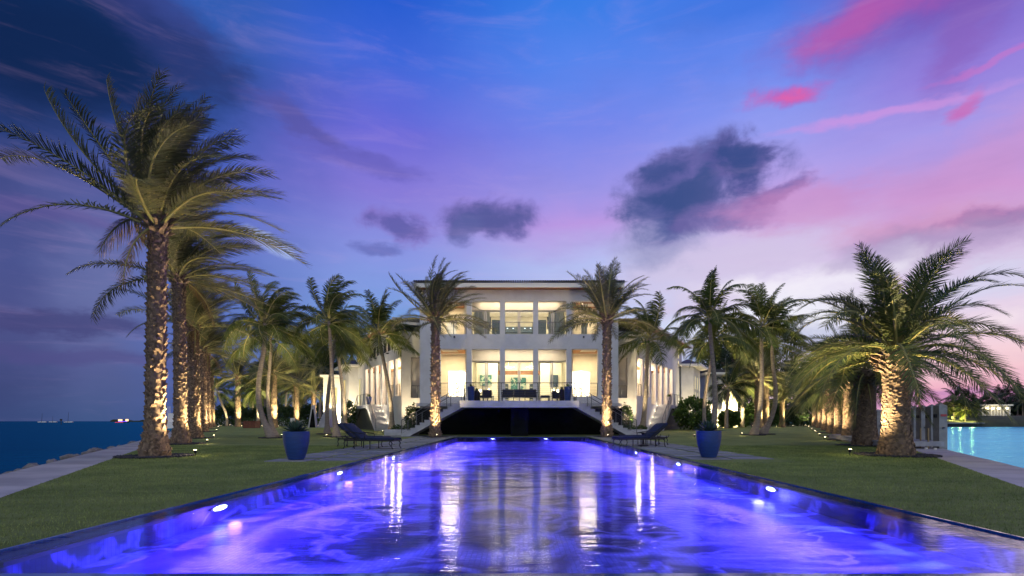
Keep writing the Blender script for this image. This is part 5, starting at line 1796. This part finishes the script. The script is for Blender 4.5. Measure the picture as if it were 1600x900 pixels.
uplight(X(515, 71), 71, 0.27, (X(518, 74), 74, 3.0), 900, 'spotlight washing the partly hidden building in the grove', 100, (1.0, 0.8, 0.42), 'spotlights washing the house walls')
# garden stair in the left grove
gs = empty('garden_steps', (X(500, 64), 64, 0.25), 'pale steps with a white sloping side behind the curved left palms', 'steps')
for i in range(9):
    MB().box(X(495, 64), X(510, 64), 64 + i * 0.35, 64 + i * 0.35 + 0.349, 0.2, 0.45 + i * 0.27).build('step', M['concrete'], gs)
MB().prism([(X(481, 63.5), 0.2), (X(487, 63.5), 2.9), (X(490, 63.5), 2.9), (X(494, 63.5), 0.2)], 63.5, 64.0, lambda a, d, z: (a, d, z)).build('side_wall', M['concrete'], gs)
MB().prism([(X(483, 63.4), 0.2), (X(487.5, 63.4), 2.4), (X(489.5, 63.4), 2.4), (X(492.5, 63.4), 0.2)], 63.44, 63.49, lambda a, d, z: (a, d, z)).build('side_panel', M['dark_stone'], gs)
uplight(X(501, 67.6), 67.8, 2.7, (X(508, 72), 72, 3.6), 300, 'lamp at the top of the pale garden steps', 120, (1.0, 0.85, 0.5), 'spotlights washing the house walls')
bx = empty('garden_box', (X(389, 58), 58, 0.25), 'rust brown square box standing on the back of the left lawn', 'box')
MB().box(X(379.5, 58), X(398.5, 58), 58, 59.2, 0.22, 0.95).build('box_body', M['brick'], bx)
MB().box(X(379, 58), X(399, 58), 57.95, 59.25, 0.951, 1.02).build('lid', M['brick'], bx)
sgn_ = empty('garden_sign', (X(457, 70), 70, 0.25), 'small white plate on short posts before the hedge', 'sign')
MB().box(X(453.5, 70), X(460.5, 70), 70, 70.06, 0.95, 1.4).build('plate', M['trim'], sgn_)
for q in (454.5, 459.5):
    MB().box(X(q, 70) - 0.03, X(q, 70) + 0.03, 70.062, 70.1, 0.2, 1.3).build('post', M['trim'], sgn_)

# bright lamp at the back right
lp = empty('garden_lamp_post', (X(1262, 78), 78, 0.25), 'bright white lamp on a post behind the right row of palms', 'lamp')
MB().tube([(X(1262, 78), 78, 0.2), (X(1262, 78), 78, 2.9)], 0.05, 6).build('post', M['dark_metal'], lp)
MB().lathe([(0.02, -0.26), (0.24, -0.12), (0.28, 0), (0.24, 0.14), (0.02, 0.26)], 12, c=(X(1262, 78), 78, 3.15)).build('globe', emat('white_lamp_glow', (0.85, 0.95, 1.0), 14.0), lp)
add_lamp('garden_post_lamp', 'POINT', (X(1262, 78), 77.4, 3.15), 500, (0.85, 0.95, 1.0), None, shadow_soft_size=0.2)

# ------------------------------------------------------------------ terrace and garden furniture
def agave(parent, c, R, n, m, seed, hgt=1.0, w=0.1):
    rr = random.Random(seed)
    for i in range(n):
        t = i / n
        a = i * 2.4; e = math.radians(12 + 72 * t)
        L = R * rr.uniform(0.85, 1.1) * (1 - 0.2 * t)
        ca, sa = math.cos(a), math.sin(a)
        pts = []
        d = Vector((math.cos(e) * ca, math.cos(e) * sa, math.sin(e) * hgt)).normalized(); p = Vector(c) + Vector((ca, sa, 0)) * 0.03
        s = Vector((-sa, ca, 0)); vs = []
        for k in range(5):
            ww = w * R * [0.55, 0.9, 1.0, 0.7, 0.02][k]
            vs += [tuple(p - s * ww), tuple(p + s * ww + Vector((0, 0, 0))), tuple(p - d.cross(s) * ww * 0.5)]
            p = p + d * (L / 4); d = (d + Vector((0, 0, -0.06 if t < 0.5 else 0.03))).normalized()
        fs = []
        for k in range(4):
            b0 = k * 3
            fs += [(b0, b0 + 2, b0 + 5, b0 + 3), (b0 + 2, b0 + 1, b0 + 4, b0 + 5), (b0 + 1, b0, b0 + 3, b0 + 4)]
        MB().add(vs, fs).build('leaf', m, parent, local=True)


def big_pot(px, D, label, seed):
    r = empty('blue_planter', (X(px, D), D, 0.022 if True else 0), label, 'planter', 'tall blue pots beside the pool')
    prof = [(0.185, 0.0), (0.20, 0.02)]
    for k in range(22):
        t = k / 21
        rr_ = 0.20 + 0.12 * math.sin(t * PI * 0.55) ** 0.9
        prof.append((rr_ + (0.0035 if k % 2 else 0), 0.03 + 0.66 * t))
    prof += [(0.325, 0.70), (0.315, 0.715), (0.285, 0.71), (0.27, 0.66)]
    MB().lathe(prof, 40).build('pot', M['pot'], r, smooth=True, local=True)
    MB().lathe([(0.0001, 0.655), (0.275, 0.655)], 24, cap=False).build('soil', M['soil'], r, local=True)
    agave(r, (0, 0, 0.68), 0.42, 46, M['agave'], seed, 1.0, 0.085)
    if seed == 1:
        # rounded grey green heart of the left agave
        agave(r, (0, 0, 0.70), 0.24, 30, M['agave'], seed + 5, 1.4, 0.17)


big_pot(463, 13.9, 'tall blue glazed pot with spiky agave on the lawn edge, left of the pool', 1)
big_pot(1107.5, 14.7, 'tall blue glazed pot with dark spiky plant on the paving, right of the pool', 2)


def lounger(x, y, rz, label, mirror=1):
    r = empty('sun_lounger', (x, y, 0.025), label, 'sun lounger', 'sun loungers on the pool paving', rz=rz)
    m = mirror
    # length along x: head at -, foot at +
    L0, L1, Wd = -0.95, 1.0, 0.33
    fr = MB()
    for s in (-1, 1):
        fr.box(L0 + 0.05, L1, s * Wd - 0.02, s * Wd + 0.02, 0.27, 0.315)
    fr.box(L1 - 0.04, L1, -Wd + 0.021, Wd - 0.021, 0.272, 0.312); fr.box(L0 + 0.05, L0 + 0.09, -Wd + 0.021, Wd - 0.021, 0.272, 0.312)
    for k in range(7):
        fr.box(-0.25 + k * 0.19, -0.19 + k * 0.19, -Wd + 0.021, Wd - 0.021, 0.285, 0.30)
    fo = fr.build('frame', M['dark_metal'], r, local=True)
    for lx, bend in ((L0 + 0.1, -0.06), (L0 + 0.45, 0.0), (0.1, 0.0), (L1 - 0.12, 0.07)):
        for s in (-1, 1):
            MB().tube([(lx, s * Wd, 0.28), (lx + bend * 0.9, s * Wd, 0.2), (lx + bend * 0.4, s * Wd, 0.1), (lx + bend * 1.3, s * Wd, 0.0)], [0.022, 0.018, 0.015, 0.02], 6).build('leg', M['dark_metal'], r, local=True)
    ang = math.radians(38)
    hx = -0.28
    bf = MB()
    for s in (-1, 1):
        bf.tube([(hx, s * (Wd - 0.02), 0.31), (hx - 0.78 * math.cos(ang), s * (Wd - 0.02), 0.31 + 0.78 * math.sin(ang))], 0.016, 6)
    for k in range(6):
        q = 0.12 + k * 0.13
        bf.tube([(hx - q * math.cos(ang), -Wd + 0.02, 0.31 + q * math.sin(ang)), (hx - q * math.cos(ang), Wd - 0.02, 0.31 + q * math.sin(ang))], 0.009, 5)
    bf.build('backrest_frame', M['dark_metal'], r, local=True)
    for s in (-1, 1):
        MB().tube([(hx - 0.34, s * (Wd + 0.02), 0.60), (hx - 0.05, s * (Wd + 0.03), 0.555), (hx + 0.18, s * (Wd + 0.02), 0.52), (hx + 0.20, s * (Wd + 0.02), 0.45), (hx + 0.12, s * Wd, 0.30)], 0.016, 6).build('armrest', M['dark_metal'], r, local=True)
        MB().tube([(L0 - 0.02, s * Wd, 0.42), (L0 + 0.0, s * Wd, 0.33), (L0 + 0.25, s * Wd, 0.30)], 0.014, 6).build('brace', M['dark_metal'], r, local=True)
    # cushions with rounded edges
    def cush(L, W_, T, n=1):
        b = MB()
        xs = np.linspace(-L / 2, L / 2, 15); vs = []; fs = []
        for xx in xs:
            e = min(1, (L / 2 - abs(xx)) / 0.035); tt = T * (0.55 + 0.45 * math.sqrt(max(0, e))) * (1 - 0.06 * math.cos(xx * 14))
            ww = W_ - 0.01 * (1 - e)
            for (yy, zz) in ((-1, .2), (-1, .8), (-.93, 1), (0, 1.06), (.93, 1), (1, .8), (1, .2), (.93, 0), (-.93, 0)):
                vs.append((xx, yy * ww, T / 2 + (zz - 0.5) * tt))
        m_ = 9
        for i in range(len(xs) - 1):
            for k in range(m_):
                fs.append((i * m_ + k, i * m_ + (k + 1) % m_, (i + 1) * m_ + (k + 1) % m_, (i + 1) * m_ + k))
        fs.append(tuple(range(m_))); fs.append(tuple((len(xs) - 1) * m_ + k for k in range(m_))[::-1])
        return b.add(vs, fs)
    s_ = cush(1.28, 0.31, 0.095).build('seat_cushion', M['cushion'], r, smooth=True, local=True)
    s_.location = (hx + 0.64, 0, 0.305)
    b_ = cush(0.84, 0.31, 0.10).build('back_cushion', M['cushion'], r, smooth=True, local=True)
    b_.matrix_basis = Matrix.Translation((hx - 0.03, 0, 0.32)) @ Matrix.Rotation(ang, 4, 'Y') @ Matrix.Translation((-0.42, 0, 0))
    return r


lounger(X(581, 19.4), 19.4, -0.22, 'nearer navy cushioned lounger on the left paving, its back raised', 1)
lounger(X(568, 21.0), 21.0, -0.22, 'farther navy lounger on the left, half hidden behind the nearer one')
lounger(X(999, 20.9), 20.9, PI + 0.26, 'nearer navy cushioned lounger on the right paving beside the pool')
lounger(X(1006, 22.6), 22.6, PI + 0.26, 'farther navy lounger on the right, behind the nearer one and the side table')
sd_ = empty('side_table', (X(1005, 21.5), 21.5, 0.025), 'round dark pedestal side table between the right loungers', 'table')
MB().lathe([(0.22, 0.0), (0.21, 0.03), (0.05, 0.06), (0.035, 0.3), (0.06, 0.46), (0.05, 0.5)], 16).build('pedestal', M['dark_metal'], sd_, local=True)
MB().lathe([(0.27, 0.501), (0.28, 0.515), (0.27, 0.53)], 20).build('table_top', M['dark_metal'], sd_, local=True)

# terrace furniture
TZ = 2.281
def t_planter(x, y, r0, r1, h, label, m, seed):
    r = empty('terrace_planter', (x, y, TZ), label, 'planter', 'planters on the terrace')
    MB().lathe([(r0, 0), (r0 + 0.01, 0.02), (r1, h - 0.02), (r1 + 0.012, h), (r1 - 0.03, h), (r1 - 0.04, h - 0.06)], 20).build('pot', m, r, smooth=True, local=True)
    agave(r, (0, 0, h - 0.04), 0.30, 24, M['leaf_shrub'], seed, 1.6, 0.08)


t_planter(X(736, 35.2), 35.2, 0.18, 0.25, 0.95, 'tall blue planter with spiky plant at the left end of the terrace', M['pot'], 3)
t_planter(X(745, 36), 36, 0.17, 0.2, 0.7, 'dark planter between the blue one and the armchair on the terrace', M['dark_metal'], 4)
t_planter(X(887, 35.2), 35.2, 0.18, 0.25, 0.95, 'tall blue planter with bushy plant at the right end of the terrace', M['pot'], 5)
t_planter(X(878, 36), 36, 0.17, 0.2, 0.8, 'dark planter left of the right blue planter on the terrace', M['dark_metal'], 6)
for px, lab in ((591, 'left'), (1072 - 0, 'right')):
    pass
for sg, side in ((-1, 'left'), (1, 'right')):
    xw = sg * (9.5 + UX * 8.0 + UY * 0.8); yw = 44.3 + UY * 8.0 - UX * 0.8
    r = empty('terrace_planter', (xw, yw, 2.5), f'blue pot with leafy plant on the {side} wing landing', 'planter', 'planters on the wing landings')
    MB().lathe([(0.17, 0), (0.28, 0.75), (0.29, 0.78), (0.25, 0.78), (0.24, 0.72)], 20).build('pot', M['pot'] if sg < 0 else M['concrete'], r, smooth=True, local=True)
    agave(r, (0, 0, 0.72), 0.42, 26, M['leaf_shrub'], 8 + sg, 1.4, 0.10)


def seat_unit(name, cat, x, y, w, dpt, label, rz=0, arms=True, back=True, slats=7):
    r = empty(name, (x, y, TZ), label, cat, rz=rz)
    fr = MB().box(-w / 2, w / 2, 0, dpt, 0.27, 0.32)
    fr.build('seat_frame', M['dark_metal'], r, local=True)
    nl = 2 if w < 1.2 else 4
    for k in range(nl):
        for yy in (0.03, dpt - 0.03):
            xx = -w / 2 + 0.03 + (w - 0.06) * k / (nl - 1)
            MB().box(xx - 0.02, xx + 0.02, yy - 0.02, yy + 0.02, 0, 0.269).build('leg', M['dark_metal'], r, local=True)
    ns = 1 if w < 1.2 else 3
    for k in range(ns):
        MB().box(-w / 2 + 0.03 + k * (w - .06) / ns, -w / 2 + 0.02 + (k + 1) * (w - .06) / ns, 0.04, dpt - 0.02, 0.322, 0.43).build('seat_cushion', M['cushion'], r, local=True)
    if back:
        sb = MB()
        for k in range(4):
            sb.box(-w / 2, w / 2, 0.0, 0.03, 0.36 + k * 0.11, 0.42 + k * 0.11)
        sb.build('back_slat', M['dark_metal'], r, local=True, kind='stuff')
        for k in range(ns):
            MB().box(-w / 2 + 0.04 + k * (w - .08) / ns, -w / 2 + 0.03 + (k + 1) * (w - .08) / ns, 0.035, 0.16, 0.432, 0.80).build('back_cushion', M['cushion'], r, local=True)
    if arms:
        for s in (-1, 1):
            MB().box(s * (w / 2 + 0.005) - 0.025, s * (w / 2 + 0.005) + 0.025, 0.031, dpt, 0.56, 0.60).box(s * (w / 2 + 0.005) - 0.02, s * (w / 2 + 0.005) + 0.02, dpt - 0.06, dpt - 0.02, 0.321, 0.559).build('armrest', M['dark_metal'], r, local=True)
    return r


seat_unit('sofa', 'sofa', X(811.5, 35.6), 35.6, 2.3, 0.8, 'long dark sofa seen from behind at the terrace centre')
seat_unit('armchair', 'armchair', X(762, 36.1), 36.1, 0.72, 0.75, 'dark armchair with cushions left of the terrace sofa', 0.5)
seat_unit('armchair', 'armchair', X(869, 37.0), 37.0, 0.72, 0.75, 'dark armchair right of the small table on the terrace', -0.6)
seat_unit('footstool', 'footstool', X(852, 36), 36, 0.62, 0.5, 'small dark backless stool right of the terrace sofa', 0, False, False)
for px, lab in ((750, 'left'), (872, 'right')):
    r = empty('table_lamp', (X(px, 36.6), 36.6, TZ), f'small glowing lantern on the floor at the {lab} of the terrace', 'lantern', 'lanterns on the terrace')
    MB().lathe([(0.09, 0), (0.1, 0.02), (0.03, 0.04), (0.025, 0.62), (0.08, 0.66)], 10).build('stand', M['dark_metal'], r, local=True)
    MB().lathe([(0.07, 0.665), (0.11, 0.76), (0.07, 0.86)], 12).build('lamp_shade', emat('lantern_glow_' + lab, (1, 0.85, 0.6), 5), r, local=True)

# ------------------------------------------------------------------ dock on the right
piles = [(1469, 630.5, 20.2), (1456, 632.5, 21.2), (1441, 633.5, 22.4), (1429, 635, 23.6), (1416, 636, 24.9), (1404, 637, 26.3), (1384, 639, 28.6), (1372, 640, 30.2)]
dk = empty('boat_dock', (X(1440, 22.5), 22.5, -1), 'small pale wooden dock platform between white piles on the canal', 'dock')
for i, (px, py, D) in enumerate(piles):
    x = X(px, D); zt = Z(py, D)
    w = 0.15
    b = MB(); b.box(x - w, x + w, D - w, D + w, -1.6, zt - 0.09)
    b.add([(x - w, D - w, zt - 0.088), (x + w, D - w, zt - 0.088), (x + w, D + w, zt - 0.088), (x - w, D + w, zt - 0.088), (x, D, zt + 0.03)], [(0, 1, 4), (1, 2, 4), (2, 3, 4), (3, 0, 4), (3, 2, 1, 0)])
    r = empty('dock_pile', (x, D, -1), f'{ordw[i]} white pointed dock pile from the open water end' + (', with red plate' if i == 0 else ''), 'dock post', 'white piles of the boat dock')
    b.build('post_body', M['pile'], r)
    MB().lathe([(0.05, 0), (0.055, 0.03), (0.03, 0.05)], 8, c=(x, D - w - 0.03, zt - 0.92)).build('bolt', M['metal'], r)
    MB().box(x - w - 0.07, x - w - 0.003, D - 0.05, D + 0.05, zt - 0.52, zt - 0.4).build('cleat', M['dark_metal'], r)
    if i == 0:
        MB().box(x - 0.10, x + 0.12, D - w - 0.012, D - w - 0.003, zt - 0.48, zt - 0.40).build('plate', M['red'], r)
for k in range(24):
    y0 = 19.9 + k * 0.46
    xa = X(1469, 20.2) - 2.2 + (y0 - 19.9) * 0.39
    MB().box(xa, xa + 2.05, y0, y0 + 0.44, 0.20, 0.26).build('board', M['dockwood'], dk)
MB().tube([(X(1469, 20.2) - 2.2, 19.95, 0.08), (X(1469, 20.2) - 2.2 + 11 * 0.39, 30.9, 0.08)], 0.13, 6).build('beam', M['dockwood'], dk)
MB().box(X(1469, 20.2) - 2.2, X(1469, 20.2) - 0.16, 19.8, 19.898, 0.08, 0.24).build('end_board', M['dockwood'], dk)
for k, (px, D) in enumerate(((1447, 19.6), (1461, 19.3))):
    MB().tube([(X(px, D), D, -1.4), (X(px, D), D, 0.05)], 0.05, 8).build('pipe', M['trim'], dk)
for k, (px, D) in enumerate(((1438.5, 20.6), (1450.5, 19.9))):
    MB().tube([(X(px, D), D, -0.1), (X(px, D), D, 0.75)], 0.03, 6).build('ladder_rail', mat('brass_rail_%d' % k, (0.3, 0.2, 0.1), 0.4, metal=0.6), dk)

# rocks at the left shore
rr = random.Random(9)
for i in range(26):
    y = 9.5 + i * 0.62 + rr.uniform(-.2, .2) if i < 20 else 22 + (i - 20) * 1.2
    x = left_in(y) - 1.5 - rr.uniform(0, 0.35)
    s = rr.uniform(0.07, 0.19)
    V = []; 
    b = MB()
    vs = []; nn = 7
    for a in range(nn):
        for c_ in range(4):
            th = 2 * PI * a / nn; ph = (c_ + 0.5) / 4 * PI
            q = s * rr.uniform(0.75, 1.15)
            vs.append((q * math.sin(ph) * math.cos(th) * 1.5, q * math.sin(ph) * math.sin(th) * 1.2, q * math.cos(ph) * 0.8))
    fs = []
    for a in range(nn):
        a2 = (a + 1) % nn
        for c_ in range(3):
            fs.append((a * 4 + c_, a2 * 4 + c_, a2 * 4 + c_ + 1, a * 4 + c_ + 1))
    fs.append(tuple(a * 4 for a in range(nn))[::-1]); fs.append(tuple(a * 4 + 3 for a in range(nn)))
    o = b.add(vs, fs).build('shore_rock', M['rock'], None)
    o.location = (x, y, -0.13 + rr.uniform(-0.1, 0.03)); o.rotation_euler = (0, 0, rr.uniform(0, 6))
    tag(o, 'rough grey shore rock lying at the water edge of the sea path', 'rock', 'rocks along the sea path')
# rock bank under them
b = MB(); vs = []; fs = []
nb_ = 60
rg = random.Random(3)
for i in range(nb_ + 1):
    y = 5 + i * 1.2
    for k, (ox, z) in enumerate(((1.2, -0.24), (1.5, -0.42), (1.9, -0.85), (2.3, -1.25))):
        vs.append((left_in(y) - ox + rg.uniform(-.15, .15), y + rg.uniform(-.3, .3), z + rg.uniform(-.1, .1)))
for i in range(nb_):
    for k in range(3):
        q = i * 4 + k
        fs.append((q, q + 1, q + 5, q + 4))
b.add(vs, fs).build('rock_bank', M['rock'], kind='structure')

# ------------------------------------------------------------------ far things
def mast(px, top, D, label, r=0.25):
    o = MB().tube([(X(px, D), D, -1), (X(px, D) + (658 - top) / F * D * 0.08, D, Z(top, D))], [r, r * 0.5], 5)
    rt = empty('sailboat', (X(px, D), D, -1), label, 'sailboat', 'far sailboats on the sea')
    o.build('mast', M['dark_metal'], rt)
    x = X(px, D)
    hb = MB().add([(x - 5, D, -0.6), (x + 5, D, -0.6), (x + 6, D, 0.6), (x - 5.5, D, 0.4), (x - 5, D + 2.4, -0.6), (x + 5, D + 2.4, -0.6), (x + 6, D + 1.2, 0.6), (x - 5.5, D + 2.4, 0.4)],
                  [(0, 1, 2, 3), (4, 7, 6, 5), (0, 3, 7, 4), (1, 5, 6, 2), (3, 2, 6, 7), (0, 4, 5, 1)])
    hb.build('hull', M['trim'], rt)


mast(65, 646, 700, 'faint far sailboat mast leftmost on the horizon')
mast(82, 650, 760, 'faint shorter mast between two others on the horizon', 0.2)
mast(106, 644, 680, 'faint far sailboat mast right of the channel marker')
mk = empty('channel_marker', (X(95.5, 330), 330, -1), 'dark square channel marker on a post out at sea', 'marker')
MB().tube([(X(95.5, 330), 330, -2), (X(95.5, 330), 330, 1.2)], 0.18, 6).build('post', M['dark_metal'], mk)
MB().box(X(94, 330), X(97.5, 330), 329.7, 330, 1.2, 2.3).build('board', M['dark_metal'], mk)
sh_ = empty('ship', (X(192, 700), 700, -1), 'far boat with purple and red lights on the left horizon', 'ship')
x0, x1 = X(180, 700), X(200, 700)
MB().add([(x0 + 2, 700, -1), (x1 - 2, 700, -1), (x1, 700, 1.0), (x0, 700, 0.8), (x0 + 2, 704, -1), (x1 - 2, 704, -1), (x1, 704, 1.0), (x0, 704, 0.8)], [(0, 1, 2, 3), (4, 7, 6, 5), (0, 3, 7, 4), (1, 5, 6, 2), (3, 2, 6, 7), (0, 4, 5, 1)]).build('hull', M['dark_metal'], sh_)
MB().box(x0 + 3, x0 + 7, 701, 703, 1.0, 3.4).box(x1 - 4, x1 - 1.5, 701, 703, 1.0, 3.6).build('cabin', emat('ship_cabin_glow', (1.0, 0.6, 0.35), 2.0), sh_)
MB().box(x0 + 4, x1 - 1, 699.6, 699.9, 0.4, 0.9).build('light_strip', emat('purple_strip_glow', (0.2, 0.08, 1.0), 2.5), sh_)
MB().box(x0, x1 - 6, 699.6, 699.9, -0.7, -0.35).build('light_strip', emat('red_strip_glow', (1.0, 0.08, 0.15), 1.5), sh_)
isl = MB(); 
vs = []; fs = []
for i in range(31):
    xx = X(172 + i * 3.2, 1500); hgt = 1.5 + 4.5 * abs(math.sin(i * 0.9)) * (0.5 + 0.5 * math.sin(i * 0.37 + 1))
    vs += [(xx, 1500, -1.2), (xx, 1500, hgt), (xx, 1540, hgt), (xx, 1540, -1.2)]
for i in range(30):
    q = i * 4
    fs += [(q, q + 4, q + 5, q + 1), (q + 1, q + 5, q + 6, q + 2), (q + 2, q + 6, q + 7, q + 3)]
isl.add(vs, fs).build('far_island', M['land'], kind='structure')
yt = empty('sailboat', (X(264, 60), 60, -1), 'pale boat with two masts moored behind the second left palm', 'sailboat')
xa = X(266, 150)
MB().add([(xa - 2.2, 150, -1), (xa + 2.2, 150, -1), (xa + 2.6, 150, 0.6), (xa - 2.6, 150, 0.6), (xa - 1, 158, -1), (xa + 1, 158, -1), (xa + 1, 158, 0.8), (xa - 1, 158, 0.8)], [(0, 1, 2, 3), (4, 7, 6, 5), (0, 3, 7, 4), (1, 5, 6, 2), (3, 2, 6, 7), (0, 4, 5, 1)]).build('hull', M['trim'], yt)
MB().box(xa - 1.3, xa + 1.5, 151, 155, 0.7, 3.2).build('cabin', M['trim'], yt)
for px in (262.5, 265.5):
    MB().tube([(X(px, 152), 152, 0.5), (X(px, 152), 152, Z(635, 152))], 0.08, 5).build('mast', M['trim'], yt)

# far shore on the right: bank, trees, palms, lit villa
FD = 190.0
b = MB(); vs = []; fs = []
for i in range(30):
    px = 1380 + i * 22
    xx = X(px, FD)
    up = 1.2 + 1.6 * max(0, min(1, (px - 1530) / 60))
    vs += [(xx, FD, -1.1), (xx, FD + 0.5, 0.2), (xx, FD + 14, 0.2 + up), (xx, FD + 90, 1.2 + up), (xx, FD + 400, -1.1)]
for i in range(29):
    for k in range(4):
        q = i * 5 + k
        fs.append((q, q + 5, q + 6, q + 1))
b.add(vs, fs).build('far_shore', M['land'], smooth=True, kind='structure')
b = MB(); 
for i in range(26):
    px = 1478 + i * 2.2
    b.box(X(px, FD - 2) - 0.12, X(px, FD - 2) + 0.12, FD - 2.1, FD - 1.9, -1.1, 0.5)
fd = empty('far_dock', (X(1505, FD), FD - 2, -1), 'low dock with many short piles on the far shore', 'dock')
b.build('piles', M['dark_metal'], fd, kind='stuff')
MB().box(X(1476, FD - 2), X(1535, FD - 2), FD - 3, FD - 0.5, 0.2, 0.45).build('deck', M['dockwood'], fd)
vl = empty('villa', (X(1553, 215), 215, 1.2), 'far low villa with a row of lit pillars across the canal', 'house')
vz = 2.4
MB().box(X(1532, 215), X(1578, 215), 217, 222, vz - 1, vz + 4.6).build('wall', M['stucco_in'], vl)
for k in range(10):
    xx = X(1534 + k * 4.7, 215)
    MB().box(xx - 0.3, xx + 0.3, 214.6, 215.2, vz - 0.5, vz + 4.6).build('pillar', M['stucco'], vl)
MB().box(X(1531, 215), X(1580, 215), 214, 216.9, vz + 4.61, vz + 5.2).build('roof_edge', M['trim'], vl)
for k, px in enumerate((1541, 1549.5, 1558.5, 1571.5)):
    xx = X(px, 214)
    MB().lathe([(0.02, -0.5), (0.42, -0.25), (0.5, 0), (0.42, 0.25), (0.02, 0.5)], 10, c=(xx, 213.5, vz + 3.6)).build('wall_lamp', emat('villa_lamp_%d' % k, (1.0, 0.85, 0.45), 7.0), vl)
    add_lamp('villa_light', 'POINT', (xx, 213.0, vz + 3.4), 110, (1.0, 0.82, 0.42), None, shadow_soft_size=0.4)
add_lamp('villa_light', 'POINT', (X(1530, 212), 212, 2.2), 300, (1.0, 0.85, 0.45), None, shadow_soft_size=0.4)
for k, (px, py, sc, dark, D) in enumerate([(1490, 634, 1.5, 0, 200), (1508, 638, 1.9, 0, 198), (1494, 622, 2.0, 1, 215), (1512, 624, 2.0, 1, 220), (1479, 640, 1.5, 0, 205), (1524, 632, 1.7, 1, 218), (1540, 628, 2.0, 1, 235), (1556, 625, 2.2, 1, 240),
                                            (1572, 620, 2.2, 1, 230), (1590, 618, 2.4, 1, 225), (1598, 628, 2.0, 1, 215), (1610, 618, 2.4, 1, 222), (1530, 640, 1.2, 0, 206)]):
    bgpalm(px, D, py, 'coco', 0.3, sc, f'far palm across the canal, {["lit yellow left of the widest one", "widest lit yellow", "dark left", "dark just right of the lit ones", "lit yellow at the shore edge by the dock", "dark left of the villa", "dark above the villa start", "dark above the villa centre", "dark above the villa end", "tallest dark at right", "dark low at right edge", "dark beyond the right edge", "short lit beside the villa"][k]}',
           0, 0, k * 1.1, 'coco' if not dark else 'cocodark')
    if not dark:
        add_lamp('far_palm_light', 'POINT', (X(px, D) - 0.5, D - 3.5, 2.2), 1500, (1.0, 0.9, 0.25), None, shadow_soft_size=0.3)
for k, (px, D, top, R) in enumerate([(1485, 240, 636, 9), (1520, 245, 630, 10), (1548, 250, 628, 11), (1580, 246, 628, 12), (1600, 230, 630, 10), (1625, 235, 626, 12), (1470, 250, 642, 8), (1440, 260, 645, 9), (1400, 265, 645, 9)]):
    broadtree(X(px, D), D, 0.6, Z(top, D) - 0.6, R, 2400, M['leaf_dark'], f'dark broad tree on the far shore, {ordw[k]} in the clump', 500 + k, 'broad trees across the canal', leaf=1.1)
